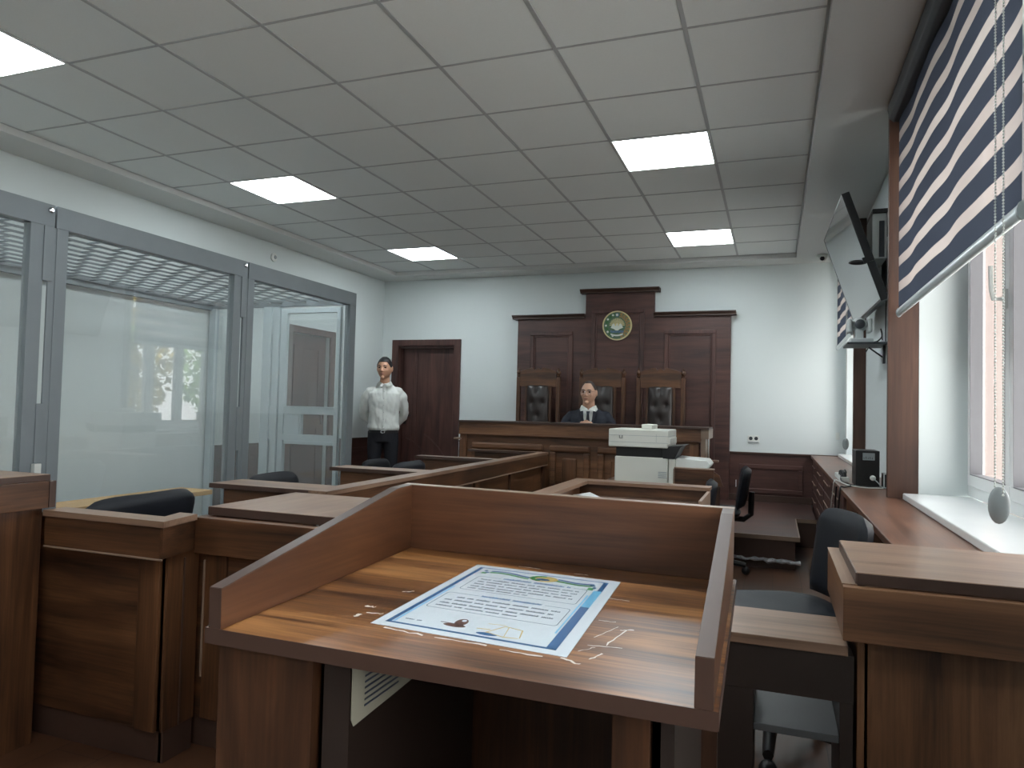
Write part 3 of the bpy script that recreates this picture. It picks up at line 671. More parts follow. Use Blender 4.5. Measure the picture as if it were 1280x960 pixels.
for y in (3.4,4.55,5.3,6.2):
    x = -1.905-.08*(y-2.76)/3.52
    box('pilaster', M['wood_z'], (x-.02,x+.02,y,y+.09,.215 if y > 5.9 else 0,.65), rb)
for x0,x1,y0,y1 in ((-2.53,-1.95,2.725,2.95),(-2.60,-1.97,3.81,3.99),(-2.68,-2.0,5.09,5.2),(-2.72,-2.01,6.22,6.3)):
    box('wing_top', M['top_x'], (x0,x1,y0,y1,.742,.7615), rb)
    box('wing_panel', M['wood_x'], (x0+.06,x1-.012,y0+.03,y0+.06,.215 if y0 > 5.9 else 0,.742), rb)
    box('wing_edge', M['edge'], (x0,x1,y0-.004,y0,.74,.7625), rb)

ru = thing('tall_side_counter', (-2.7,.7,0), 'tall wooden counter cut by the left edge of the picture', 'counter')
box('slab_edge', M['edge'], (-2.3999,-2.398,-.6,1.82,.8595,.8785), ru, bevel=0)
box('top_slab', M['top_y'], (-3.0,-2.40,-.6,1.82,.858,.88), ru)
box('apron', M['wood_y'], (-2.40,-2.375,-.6,1.80,.766,.858), ru); box('apron_end', M['edge'], (-3.0,-2.372,1.80,1.824,.766,.859), ru)
box('side_panel', M['wood_z'], (-2.425,-2.40,-.6,1.797,0,.766), ru); box('side_panel', M['wood_z'], (-3.0,-2.425,1.765,1.795,0,.766), ru)
box('inner_shelf', M['wood_y'], (-2.98,-2.43,-.6,1.76,.5,.52), ru)

# ------------------------------------------------------------------ right desk, low table, counter
rd = thing('right_desk', (.4,2.1,0), 'wooden desk with raised top slab in the right foreground', 'desk')
box('slab_edge', M['edge'], (.1885,.69,1.9030,1.9049,.7525,.7785), rd, bevel=0)
box('slab_edge', M['edge'], (.1860,.1879,1.905,2.378,.7530,.7785), rd, bevel=0)
box('top_slab', M['top_x'], (.188,.69,1.905,2.378,.75,.78), rd)
box('apron', M['bench_x'], (.157,.69,1.873,1.90,.624,.75), rd); box('apron', M['bench_y'], (.157,.182,1.90,2.40,.624,.7495), rd)
box('apron_cap', M['top_y'], (.156,.19,1.90,2.40,.7495,.7525), rd, bevel=0)
box('body_panel', M['bench_z'], (.21,.69,1.95,1.98,.03,.624), rd); box('side_panel', M['bench_z'], (.195,.22,1.95,2.38,0,.624), rd)
box('plinth', M['edge'], (.22,.69,1.97,2.37,0,.03), rd)

lt = thing('low_table', (0,2.05,0), 'low open table between the lectern and the right desk', 'table')
box('table_top', M['top_x'], (-.2,.172,1.915,2.18,.575,.60), lt)
box('table_apron', M['shaded_wood'], (-.2,.186,1.922,1.925,.462,.575), lt)
for x0,x1 in ((-.2,-.042),(.155,.185)): box('leg', M['shaded_wood'], (x0,x1,1.925,2.17,0,.575), lt)
box('lower_shelf', M['shelfgrey'], (-.042,.155,1.93,2.17,.36,.378), lt)

ct = thing('wall_counter', (.53,5.3,0), 'long brown worktop with drawers under the windows', 'counter')
box('worktop', M['counter_y'], (.367,.6995,2.42,8.255,.705,.735), ct, bevel=.004)
box('carcass', M['edge'], (.405,.69,4.62,8.25,0,.705), ct)
box('back_panel', M['wood_y'], (.665,.69,2.45,4.62,0,.705), ct)
for i, y in enumerate((4.64,5.54,6.44,7.34)):
    for z0, z1 in ((.55,.69),(.38,.54),(.21,.37),(.04,.20)):
        dr = box('drawer', M['red_y'], (.386,.405,y+.01,y+.88,z0,z1), ct, bevel=.003)
        b = MB(); zc = (z0+z1)/2+.02; b.tube([(.386,y+.2,zc),(.372,y+.2,zc),(.372,y+.7,zc),(.386,y+.7,zc)], .0045, 6); b.build('handle', M['edge_pale'], dr)
box('end_panel', M['edge_pale'], (.40,.665,4.60,4.62,0,.705), ct)
b = MB(); b.box(.395,.41,4.0,4.55,.56,.69); kd = b.build('drawer', M['wood_y'], ct, bevel=.003)
MB().ball((.385,4.1,.63), .011, 10, 8).build('knob', M['chrome'], kd)

# ------------------------------------------------------------------ secretary desk and printer
sd = thing('secretary_desk', (-.7,3.7,0), 'wooden desk with raised rim just beyond the lectern, printer behind it', 'desk')
b = MB(); b.box(-1.07,-.315,3.905,4.03,.742,.76); b.build('rim_top', M['top_x'], sd); b = MB(); b.box(-1.07,-.975,2.75,3.905,.742,.76); b.build('rim_top', M['top_y'], sd)
box('rim_panel', M['wood_x'], (-1.05,-.33,3.93,3.955,0,.742), sd); box('rim_panel', M['wood_y'], (-1.05,-1.025,2.75,3.93,0,.742), sd)
box('end_panel', M['edge_pale'], (-.33,-.315,3.45,3.955,0,.742), sd)
box('desk_board', M['top_x'], (-1.025,-.33,3.30,3.93,.655,.68), sd)
sh = MB(); Mx = Matrix.Translation((-.955,3.72,.692)) @ Matrix.Rotation(.5,4,'Z') @ Matrix.Rotation(-.14,4,'Y')
sh.obox(Mx,-.07,.07,-.105,.105,0,.003); tag(sh.build('paper_sheet', M['paper'], loc=(-.98,3.74,.681)), 'white sheet of paper peeping over the lectern rim on the desk beyond', 'paper')
pt = thing('printer_table', (-.75,5.2,0), 'low wooden table carrying the printer', 'table')
box('table_top', M['wood_x'], (-1.15,-.36,4.86,5.43,.63,.653), pt)
for x in (-1.14,-.39): box('leg', M['wood_z'], (x,x+.025,4.88,5.41,0,.63), pt)
box('raised_panel', M['wood_x'], (-.605,-.358,4.72,4.745,.3,.792), pt); box('panel_edge', M['edge_pale'], (-.607,-.356,4.718,4.76,.792,.80), pt)
box('panel_edge', M['edge_pale'], (-.612,-.598,4.72,4.76,.3,.79), pt)
b = MB(); b.hexa([(-.358,4.735,.69),(-.30,4.735,.69),(-.30,4.745,.69),(-.358,4.745,.69),(-.358,4.735,.78),(-.325,4.735,.76),(-.325,4.745,.76),(-.358,4.745,.78)]); b.build('bracket_board', M['wood_x'], pt)
p = thing('printer', (-.86,5.2,.654), 'bulky white and black multifunction printer in front of the judge bench', 'printer')
yf = 5.0
body = box('body', M['offwhite'], (-1.055,-.685,yf,yf+.40,.654,.838), p, bevel=.008)
box('side_door', M['offwhite'], (-.682,-.635,yf+.005,yf+.39,.656,.832), p, bevel=.006)
b = MB(); b.box(-1.05,-.66,yf+.02,yf+.4,.838,.905); b.build('output_recess', M['black'], p)
b = MB(); b.prism([(-.72,yf-.01,.915),(-.575,yf-.01,.93),(-.60,yf-.01,.915),(-.64,yf-.01,.835),(-.72,yf-.01,.835)], (0,.3,0)); b.build('control_panel', M['black'], p, bevel=.003)
sc = box('scanner_lid', M['offwhite'], (-1.098,-.684,yf-.02,yf+.42,.905,1.03), p, bevel=.008)
b = MB(); b.box(-1.0985,-.683,yf-.0215,yf+.42,.985,.9875); b.box(-1.0985,-.683,yf-.0215,yf+.42,.938,.9405); b.box(-.765,-.763,yf-.0215,yf-.015,.945,1.0); b.build('seam', M['grey'], sc)
MB().tube([(-1.02,yf-.022,.985),(-1.02,yf-.022,.966),(-1.0,yf-.022,.966),(-1.0,yf-.022,.985)], .0025, 6).build('lid_catch', M['dark'], sc)
box('feeder_hinge', M['offwhite'], (-.70,-.672,yf+.0,yf+.35,.93,.975), p, bevel=.004); box('feeder_cover', M['offwhite'], (-.88,-.805,yf+.05,yf+.3,1.03,1.065), p, bevel=.006)
b = MB(); b.prism([(-.635,yf+.03,.775),(-.42,yf+.03,.775),(-.405,yf+.03,.80),(-.43,yf+.03,.832),(-.635,yf+.03,.842)], (0,.3,0)); b.build('side_tray', M['white'], p, bevel=.006)
b = MB(); [b.box(-.75,-.692,yf-.003,yf,.70+i*.012,.706+i*.012) for i in range(4)]; b.build('label_strip', M['grey'], body)

# ------------------------------------------------------------------ office chairs
def office_chair():
    t = thing('office_chair', (0,0,0), 'x', 'chair', 'black office chairs in the room')
    b = MB(); nu, nv = 18, 14; V = [[],[]]
    for side in (0,1):
        for j in range(nv+1):
            row = []
            for i in range(nu+1):
                u, v = -1+2*i/nu, j/nv
                ex = .225*(1-.20*max(0,(v-.78)/.22)**2.6)*(1-.10*(1-v)**2); z = .50+v*.31
                rim = (1-abs(u)**6)*(1-abs(2*v-1)**8); th = .036*rim**.5 if rim > 0 else 0
                zz = z-.012*abs(u)**6*max(0,v-.5)*2
                x = -.235-.05*v+.028*(u*u) - (th if side else -th*.8)
                row.append(b.bm.verts.new((x, u*ex, zz)))
            V[side].append(row)
    for side in (0,1):
        for j in range(nv):
            for i in range(nu): b.bm.faces.new([V[side][j][i],V[side][j][i+1],V[side][j+1][i+1],V[side][j+1][i]])
    bmesh.ops.remove_doubles(b.bm, verts=b.bm.verts, dist=.0008)
    b.build('backrest', M['vinyl'], t, smooth=60, local=True)
    b = MB(); b.loft([(0,0,.425,.18,.19),(0,0,.435,.225,.225),(0,0,.465,.24,.235),(0,0,.487,.225,.222),(0,0,.494,.16,.16)], 28, power=3.2); b.build('seat', M['vinyl'], t, smooth=60, local=True)
    b = MB(); b.tube([(-.08,0,.415),(-.26,0,.41),(-.31,0,.45),(-.315,0,.62)], .022, 8, squash=(1,1.3,1)); b.build('back_bar', M['black'], t, smooth=50, local=True)
    b = MB(); b.tube([(0,0,.10),(0,0,.42)], [.032,.024], 12); b.box(-.1,.1,-.09,.09,.405,.43); b.build('column', M['black'], t, smooth=40, local=True)
    b = MB()
    for k in range(5):
        a = 2*PI*k/5+.49; b.tube([(0,0,.105),(.28*math.cos(a),.28*math.sin(a),.072)], [.028,.018], 8)
    b.build('star_base', M['black'], t, smooth=50, local=True)
    for k in range(5):
        a = 2*PI*k/5+.49; MB().ball((.28*math.cos(a),.28*math.sin(a),.03), (.03,.03,.03), 12, 8).build('caster', M['black'], t, smooth=60, local=True)
    return t
oc = office_chair(); first = True
for x, y, rz, zs, wy, lab in (
    (-2.66, 2.22, PI+.05, 1.012, 1.32, 'black office chair with rounded back showing above the corner barrier at the left'),
    (-2.34, 3.29, .1, 1.0, 1.15, 'black office chair low between the first two wings, in front of the dock gate'),
    (-2.97, 5.42, 0, .905, 1.0, 'black office chair whose low top edge shows in front of the standing man\'s legs'),
    (-2.54, 4.25, PI, 1.03, 1.0, 'black office chair with top edge showing right of the standing man\'s legs'),
    (.0, 2.80, PI+.34, 1.05, .88, 'black office chair with seat and back showing beside the wall counter'),
    (-.47, 5.70, PI+.05, .99, 1.0, 'black office chair seen edge-on with a white tag, before the back wall'),
    (-.62, 4.36, PI+.05, .995, 1.0, 'black office chair mostly hidden at the right end of the secretary desk')):
    c = oc if first else copy_tree(oc); first = False
    c.location = (x,y,FZ); c.rotation_euler = (0,0,rz); c.scale = (1,wy,zs); c['label'] = lab
    if 'beside the wall counter' in lab:        # its castors stand turned
        for ch in c.children:
            if ch.name.startswith(('star_base','caster')): ch.rotation_euler = (0,0,.75)
    if 'tag' in lab:
        MB().box(-.203,-.198,-.02,.02,.655,.705).build('paper_tag', M['paper'], c, local=True)

# ------------------------------------------------------------------ things on the counter
st = thing('voltage_stabiliser', (.53,4.87,.735), 'black metal box with a gauge plate standing on the counter', 'electrical box')
box('case', M['black'], (.463,.592,4.777,5.0,.735,.952), st, bevel=.004); box('gauge_plate', M['grey'], (.50,.565,4.772,4.778,.895,.938), st, bevel=.001)
b = MB(); [b.box(.505+i*.011,.508+i*.011,4.7695,4.773,.902,.912+.004*(i%2)) for i in range(5)]; b.build('gauge_mark', M['dark'], st)
MB().lathe([(.016,0),(.016,-.014),(.009,-.024)], (.555,4.777,.79), 16, 'y').build('plug', M['white'], st, smooth=40)
sb = thing('adapter_box', (.64,4.8,.735), 'small black box with pale edges beside the gauge box on the counter', 'electrical box')
box('case', M['black'], (.612,.69,4.76,4.86,.735,.82), sb); box('edge_strip', M['white'], (.610,.616,4.755,4.76,.735,.822), sb, bevel=0); box('edge_strip', M['white'], (.616,.69,4.755,4.76,.816,.822), sb, bevel=0)
ps = thing('power_strip', (.42,5.4,.735), 'white power strip with dark plugs beside the gauge box', 'power strip')
box('case', M['white'], (.40,.45,5.05,5.5,.735,.765), ps, bevel=.004)
for y in (5.1,5.2,5.3): MB().lathe([(.017,0),(.015,.022),(.008,.03)], (.425,y,.765), 12).build('plug', M['black'], ps, smooth=40)
def cable(name, pts, r, mat, label, n=10):
    P = [Vector(p) for p in pts]; out = []
    for i in range(len(P)-1):
        p0, p1, p2, p3 = P[max(i-1,0)], P[i], P[i+1], P[min(i+2,len(P)-1)]
        for k in range(n):
            t = k/n; out.append(.5*((2*p1)+(p2-p0)*t+(2*p0-5*p1+4*p2-p3)*t*t+(3*p1-p0-3*p2+p3)*t**3))
    out.append(P[-1]); b = MB(); b.tube(out, r, 6)
    return tag(b.build(name, mat, loc=tuple(P[0]), smooth=60), label, 'cable')
cable('cable', [(.62,4.73,.740),(.52,4.70,.741),(.44,4.72,.742),(.385,4.60,.743),(.364,4.57,.744),(.357,4.55,.70),(.352,4.6,.55),(.35,4.62,.42),(.352,4.75,.40),(.352,4.8,.6),(.355,4.75,.73)], .005, M['black'], 'thick black cable looping over the counter edge beside the gauge box')
cable('cable', [(.60,4.69,.740),(.50,4.66,.741),(.42,4.74,.744),(.385,5.0,.745),(.364,5.03,.745),(.358,5.05,.70),(.352,5.15,.55),(.352,5.3,.46),(.352,5.42,.45),(.354,5.5,.40)], .0035, M['white'], 'thin pale cable hanging down the drawer fronts')
cable('cable', [(.555,4.745,.79),(.575,4.72,.77),(.60,4.70,.745),(.66,4.68,.742),(.685,4.7,.742)], .003, M['grey'], 'grey mains lead trailing from the white plug on the gauge box')
cable('cable', [(.46,5.35,.772),(.44,5.25,.80),(.40,5.0,.75),(.46,4.75,.742),(.56,4.72,.742),(.66,4.73,.742)], .004, M['black'], 'black lead arching from the power strip past the gauge box')

# ------------------------------------------------------------------ television, shelf, conference camera
tv = thing('television', (.5,5.44,2.2), 'large flat television tilted down from the right wall', 'television')
xb, zb, xt, zt, y0, y1 = .60, 1.861, .375, 2.533, 4.816, 6.062
a = Vector((xt-xb,0,zt-zb)); L = a.length; a.normalize(); nrm = Vector((a.z,0,-a.x))    # nrm points to the wall side (+x)
TM = Matrix(((nrm.x,-.0216,a.x,xb+.0216*y0),(0,1,0,0),(nrm.z,0,a.z,zb),(0,0,0,1)))   # turned a little away from the wall at its far end
b = MB(); b.obox(TM,.003,.045,y0,y1,0,L); b.obox(TM,.045,.065,y0+.2,y1-.2,.15,L-.15); b.build('housing', M['black'], tv, bevel=.004)
MB().obox(TM,-.001,.003,y0+.008,y1-.008,.014,L-.008).build('screen', M['screen'], tv)
b = MB(); b.obox(TM,-.002,.004,y0,y1,0,.014); b.obox(TM,-.002,.004,y0,y1,L-.008,L); b.obox(TM,-.002,.004,y1-.012,y1,.014,L-.008); b.obox(TM,-.002,.004,y0,y0+.008,.014,L-.008); b.build('bezel', M['black'], tv)
b = MB(); b.box(.675,.699,5.42,5.65,2.0,2.35); b.tube([(.68,5.5,2.1),(.57,5.5,2.08)], .02, 8); b.tube([(.68,5.5,2.3),(.52,5.5,2.3)], .02, 8); b.box(.54,.60,5.4,5.6,2.06,2.34); b.build('wall_bracket', M['black'], tv)
wc = thing('webcam', (.5,4.83,2.08), 'small dark rounded webcam clipped to the near edge of the television', 'camera')
wm4 = TM @ Matrix.Translation((-.03,y0+.01,.27))
MB().ball(wm4 @ Vector((-.015,.0,0)), (.055,.022,.016), 16, 10).build('camera_body', M['black'], wc, smooth=60)
b = MB(); b.obox(TM,-.02,.04,y0-.012,y0-.001,.25,.285); b.build('clip', M['black'], wc)
sp = thing('wall_speaker', (.67,5.0,2.2), 'narrow grey wall speaker with a black top behind the television', 'speaker')
box('case', M['white'], (.57,.655,5.02,5.30,2.16,2.45), sp, bevel=.004); box('grille', M['dark'], (.61,.64,5.012,5.022,2.17,2.40), sp); box('top_cap', M['black'], (.57,.665,5.0,5.31,2.45,2.475), sp); box('wall_plate', M['black'], (.655,.699,5.0,5.30,2.36,2.47), sp)
sf = thing('wall_shelf', (.58,5.45,1.64), 'small dark shelf below the television carrying a camera', 'shelf')
box('board', M['dark'], (.455,.698,5.28,5.62,1.642,1.656), sf)
b = MB(); b.box(.685,.699,5.4,5.44,1.52,1.64); b.tube([(.69,5.42,1.56),(.60,5.42,1.63),(.58,5.42,1.60)], .006, 6); b.build('bracket', M['dark'], sf)
M['lightgrey'] = plain('light grey plastic', srgb(186,192,192), .45)
pc = thing('conference_camera', (.55,5.45,1.656), 'grey swivelling conference camera on the small shelf', 'camera')
box('base', M['lightgrey'], (.475,.625,5.36,5.54,1.656,1.69), pc, bevel=.01)
box('column', M['lightgrey'], (.515,.565,5.40,5.50,1.69,1.755), pc, bevel=.006)
for s in (-1,1): box('yoke_arm', M['lightgrey'], (.542+s*.062-.014,.542+s*.062+.014,5.39,5.51,1.735,1.83), pc, bevel=.01)
b = MB(); b.ball((.542,5.45,1.79), .052, 20, 14); hd = b.build('camera_head', M['lightgrey'], pc, smooth=60)
MB().lathe([(.032,0),(.032,-.03),(.026,-.034)], (.542,5.42,1.79), 20, 'y').build('lens', M['dark'], hd, smooth=40)
cable('cable', [(.63,5.4,1.665),(.65,5.36,1.67),(.672,5.36,1.70),(.668,5.38,1.75),(.68,5.42,1.73),(.682,5.42,1.68)], .005, M['black'], 'short black cable curling beside the conference camera')
cable('cable', [(.69,5.3,1.98),(.688,5.3,1.85),(.69,5.32,1.75),(.688,5.3,1.66)], .004, M['black'], 'black cable hanging from the television to the small shelf')
for i, y in enumerate((4.98,)):
    b = MB(); b.box(.69,.6995,y-.01,y+.01,.735,1.64); tag(b.build('cable_duct', M['white'], loc=(.695,y,.735)), 'thin white cable duct on the wall under the television', 'cable duct')

cc = thing('cctv_camera', (.442,7.9,ZS), 'small white dome camera on the ceiling edge near the back corner', 'camera')
MB().lathe([(.052,0),(.052,-.02),(.046,-.028)], (.442,7.9,ZS), 24).build('base', M['white'], cc, smooth=40)
MB().ball((.442,7.893,ZS-.035), .036, 20, 14).build('dome', M['white'], cc, smooth=60); MB().lathe([(.022,0),(.022,-.01)], (.438,7.863,ZS-.045), 16, 'y').build('lens', M['black'], cc)
sm = thing('alarm_sensor', (XL,6.05,2.66), 'small round white sensor high on the left wall above the dock', 'sensor')
MB().lathe([(.045,0),(.045,.015),(.03,.025)], (XL,6.05,2.66), 24, 'x').build('base', M['white'], sm, smooth=40); MB().lathe([(.02,.025),(.016,.034)], (XL,6.05,2.66), 16, 'x').build('cap', M['grey'], sm)
ol = thing('wall_socket', (-.214,YB,.88), 'white double socket on the back wall right of the panelling', 'socket')
box('plate', M['white'], (-.275,-.155,YB-.012,YB,.845,.925), ol, bevel=.004)
for x in (-.243,-.187): MB().lathe([(.02,0),(.019,-.003)], (x,YB-.012,.892), 16, 'y').build('outlet', M['dark'], ol)
box('cover_lip', M['grey'], (-.27,-.16,YB-.018,YB-.012,.846,.856), ol)
sw = thing('light_switch', (.627,YB,.95), 'small white switch in the corner of the back wall by the window', 'switch')
box('plate', M['white'], (.61,.645,YB-.01,YB,.91,.985), sw, bevel=.003); box('rocker', M['white'], (.617,.638,YB-.014,YB-.01,.925,.97), sw)

# ------------------------------------------------------------------ lectern (nearest object)
o = Vector((-.6745,.7566,.8529)); al, be, ga = .018, .0239, .0099
RM = Matrix.Rotation(al,3,'Z') @ Matrix.Rotation(be,3,'X') @ Matrix.Rotation(ga,3,'Y')
LM = Matrix.Translation(o) @ RM.to_4x4()
P3 = lambda u, v, n: LM @ Vector((u,v,n))
W, D, HB, HF, T, VB, SL, OV = .60, .5361, .1265, .0533, .0196, .4792, .0197, .0046
le = thing('lectern', (-.37,1.03,0), 'brown wooden lectern with raised rim in the foreground, a printed sheet on it', 'lectern')
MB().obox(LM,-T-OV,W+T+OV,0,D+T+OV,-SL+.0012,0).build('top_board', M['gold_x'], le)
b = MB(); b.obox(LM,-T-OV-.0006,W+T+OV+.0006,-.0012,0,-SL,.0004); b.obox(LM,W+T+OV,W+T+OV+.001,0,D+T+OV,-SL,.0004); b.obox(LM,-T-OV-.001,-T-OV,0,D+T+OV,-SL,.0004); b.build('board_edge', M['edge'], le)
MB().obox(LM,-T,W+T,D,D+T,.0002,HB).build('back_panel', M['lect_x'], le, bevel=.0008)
MB().obox(LM,-T,W+T,D+.0005,D+T-.0005,HB,HB+.001).build('rim_edge', M['edge_pale'], le)
for u0, u1 in ((-T,0),(W,W+T)):
    pr = [(0,.0002),(D,.0002),(D,HB),(VB,HB),(0,HF)]
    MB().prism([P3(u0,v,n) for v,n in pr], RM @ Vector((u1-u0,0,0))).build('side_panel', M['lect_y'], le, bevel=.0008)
    b = MB(); b.prism([P3(u0+.0004,v,n) for v,n in ((D,HB),(VB,HB),(0,HF),(0,HF+.0008),(VB,HB+.0008),(D,HB+.0008))], RM @ Vector((u1-u0-.0008,0,0)))
    b.prism([P3(u0+.0004,v,n) for v,n in ((-.0006,.001),(0,.001),(0,HF),(-.0006,HF))], RM @ Vector((u1-u0-.0008,0,0))); b.build('rim_edge', M['edge'], le)
def below(name, mat, u0, u1, v0, v1, z0=0):
    top = [P3(u,v,-SL) for u,v in ((u0,v0),(u1,v0),(u1,v1),(u0,v1))]
    return MB().hexa([(p.x,p.y,z0) for p in top]+[tuple(p) for p in top]).build(name, mat, le)
below('front_board', M['lect_z'], -.018,.128,.02,.04); below('side_board', M['lect_z'], -.018,.0,.04,.50)
below('inner_board', M['shaded_wood'], .14,.178,.028,.048); below('inner_board', M['shaded_wood'], .165,.178,.048,.45)
below('side_board', M['shaded_wood'], .56,.575,.06,.48); below('front_board', M['lect_z'], .505,.548,.06,.08); below('inner_board', M['shaded_wood'], .505,.518,.08,.45)
below('back_board', M['lect_z'], .0,.60,.48,.50)
MB().box(-.5,-.16,.86,1.22,.30,.32).build('inner_shelf', M['shaded_wood'], le)
# sheet of paper stuck on the inner board
pp = thing('notice_slip', tuple(P3(.183,.06,-.10)), 'white printed slip hanging under the lectern top', 'paper')
q0 = P3(.1795,.03,-SL); q1 = P3(.1795,.20,-SL)
MB().prism([q0, q1, q1+Vector((0,.0,-.088)), q0+Vector((0,.006,-.088)), q0+Vector((0,0,-.078))], (.0006,0,0)).build('sheet', M['oldpaper'], pp)
b = MB()
for i in range(9):
    y0 = q0.y+.03; b.box(q0.x+.0009,q0.x+.0012,y0,y0+.09,q0.z-.012-i*.0075,q0.z-.0095-i*.0075)
b.build('printed_line', M['ink'], pp)

# printed sheet on the lectern
FLc, FRc, BRc, BLc = (.163,.101), (.443,.084), (.440,.455), (.174,.465)
def S(s, t, n=.0004):
    u = (FLc[0]*(1-s)+FRc[0]*s)*(1-t)+(BLc[0]*(1-s)+BRc[0]*s)*t; v = (FLc[1]*(1-s)+FRc[1]*s)*(1-t)+(BLc[1]*(1-s)+BRc[1]*s)*t
    return P3(u,v,n)
dc = thing('oath_sheet', tuple(S(.5,.5,0)), 'laminated white sheet with blue border and emblem taped on the lectern', 'document')
MB().prism([S(0,0,.0002),S(1,0,.0002),S(1,1,.0002),S(0,1,.0002)], RM @ Vector((0,0,.0005))).build('sheet', M['lam'], dc)
NH = .0009
def q(mb, s0, s1, t0, t1, n=None):
    n = NH if n is None else n; mb.face([S(s0,t0,n),S(s1,t0,n),S(s1,t1,n),S(s0,t1,n)])
b = MB(); q(b,.05,.075,.04,.955); q(b,.05,.93,.04,.055); q(b,.05,.93,.945,.955); q(b,.885,.935,.04,.55); q(b,.905,.935,.80,.955); b.build('blue_border', M['blue'], dc)
for k in ((.885,.935,.55,.80),(.08,.092,.06,.6),(.868,.878,.2,.72)): b = MB(); q(b,*k); b.build('light_border', M['lightblue'], dc)
def ribbon(mb, s0, s1, t0, amp, ph, w=.018):
    pr = None
    for i in range(17):
        k = i/16; s = s0+(s1-s0)*k; t = t0+amp*math.sin(k*PI*1.3+ph)
        if pr: mb.face([S(pr[0],pr[1],NH),S(s,t,NH),S(s,t+w,NH),S(pr[0],pr[1]+w,NH)])
        pr = (s,t)
b = MB(); ribbon(b,.16,.44,.888,.018,.4); b.build('blue_ribbon', M['blue'], dc); b = MB(); ribbon(b,.62,.86,.885,.012,2.2); b.build('blue_ribbon', M['blue'], dc)
b = MB(); ribbon(b,.16,.44,.862,.018,.4); b.build('green_ribbon', M['green'], dc); b = MB(); ribbon(b,.62,.86,.858,.012,2.2); b.build('green_ribbon', M['green'], dc)
for k in ((.11,.145,.85,.875),(.84,.875,.80,.84)): b = MB(); q(b,*k); b.build('corner_flower', M['green'], dc)
def ell(mb, cs, ct, rs, rt, n=NH, k=20, a0=0, a1=2*PI): mb.face([S(cs+rs*math.cos(a0+(a1-a0)*i/k), ct+rt*math.sin(a0+(a1-a0)*i/k), n) for i in range(k)])
b = MB(); ell(b,.53,.885,.095,.05); b.build('seal', M['goldink'], dc)
b = MB(); [ell(b,.53+.075*math.cos(a),.885+.038*math.sin(a),.018,.010,NH+.0002) for a in [1.7+i*.33 for i in range(9)]]; b.build('seal_wreath', M['green'], dc)
b = MB(); ell(b,.53,.872,.045,.016,NH+.0002); ell(b,.12,.905,.012,.012); ell(b,.14,.875,.016,.010); ell(b,.855,.875,.018,.012); ell(b,.875,.84,.012,.016); b.build('seal_detail', M['blue'], dc)
def rrect(mb, s0, s1, t0, t1, w=.004):
    q(mb,s0+.02,s1-.02,t0,t0+w*.8); q(mb,s0+.02,s1-.02,t1-w*.8,t1); q(mb,s0,s0+w,t0+.02,t1-.02); q(mb,s1-w,s1,t0+.02,t1-.02)
    for (cs,ct,sx,sy) in ((s0,t0,1,1),(s1,t0,-1,1),(s0,t1,1,-1),(s1,t1,-1,-1)):
        pts = [S(cs+sx*(.02-.02*math.sin(a)), ct+sy*(.02-.02*math.cos(a)), NH) for a in [i*PI/8 for i in range(5)]]
        ins = [S(cs+sx*(.02-.016*math.sin(a)), ct+sy*(.02-.016*math.cos(a)), NH) for a in [i*PI/8 for i in range(5)]]
        for i in range(4): mb.face([pts[i],pts[i+1],ins[i+1],ins[i]])
for k in ((.13,.85,.565,.80),(.11,.85,.275,.50)): b = MB(); rrect(b,*k); b.build('text_box', M['ink'], dc)
rnd = random.Random(11); b = MB()
def words(s0, s1, t, h, gap=.016, wl=(.03,.11)):
    s = s0
    while s < s1-.02:
        w = min(rnd.uniform(*wl), s1-s); e = s+w; x = s
        while x < e:                       # a word is a run of small letter strokes
            cw = rnd.uniform(.006,.011); q(b,x,min(x+cw*.72,e),t,t+h*rnd.uniform(.7,1)); x += cw
        s = e+gap
for a in [(.17,.81,t,.017) for t in (.745,.705,.665,.625)]+[(.17,.55,.592,.015)]+[(.15 if t < .43 else .20,.81,t,.018) for t in (.435,.39,.345)]+[(.15,.62,.308,.015),(.12,.21,.10,.012)]:
    b = MB(); words(*a); b.build('text_line', M['ink'], dc)
for k in ((.28,.76,.788,.812),(.30,.70,.488,.512)): b = MB(); q(b,*k,NH+.0001); b.build('title_ground', M['lam'], dc)
NH2 = NH; NH = .0012
for a in ((.30,.74,.788,.024,.02,(.12,.2)),(.32,.68,.489,.022,.02,(.1,.18))): b = MB(); words(*a); b.build('title_line', M['blue'], dc)
NH = NH2
b = MB(); ell(b,.385,.115,.06,.018); ell(b,.40,.155,.032,.042); q(b,.30,.40,.128,.134); b.build('inkwell_picture', M['brownink'], dc)
b = MB(); ell(b,.405,.175,.012,.012,NH+.0002); b.build('inkwell_glint', M['lam'], dc)
b = MB()
for pts in (((.56,.10),(.62,.19),(.625,.185),(.565,.095)),((.62,.19),(.72,.175),(.72,.168),(.62,.183)),((.56,.10),(.66,.075),(.735,.085),(.73,.09),(.655,.083),(.56,.106)),((.715,.17),(.735,.09),(.74,.092),(.722,.172)),((.64,.185),(.66,.085),(.664,.085),(.645,.185)),((.50,.12),(.57,.128),(.57,.135),(.50,.127)),((.53,.185),(.62,.195),(.62,.2),(.53,.19))):
    b.face([S(s,t,NH) for s,t in pts])
b.build('book_picture', M['goldink'], dc)
b = MB(); ell(b,.575,.082,.055,.014); b.build('book_shade', M['blue'], dc)
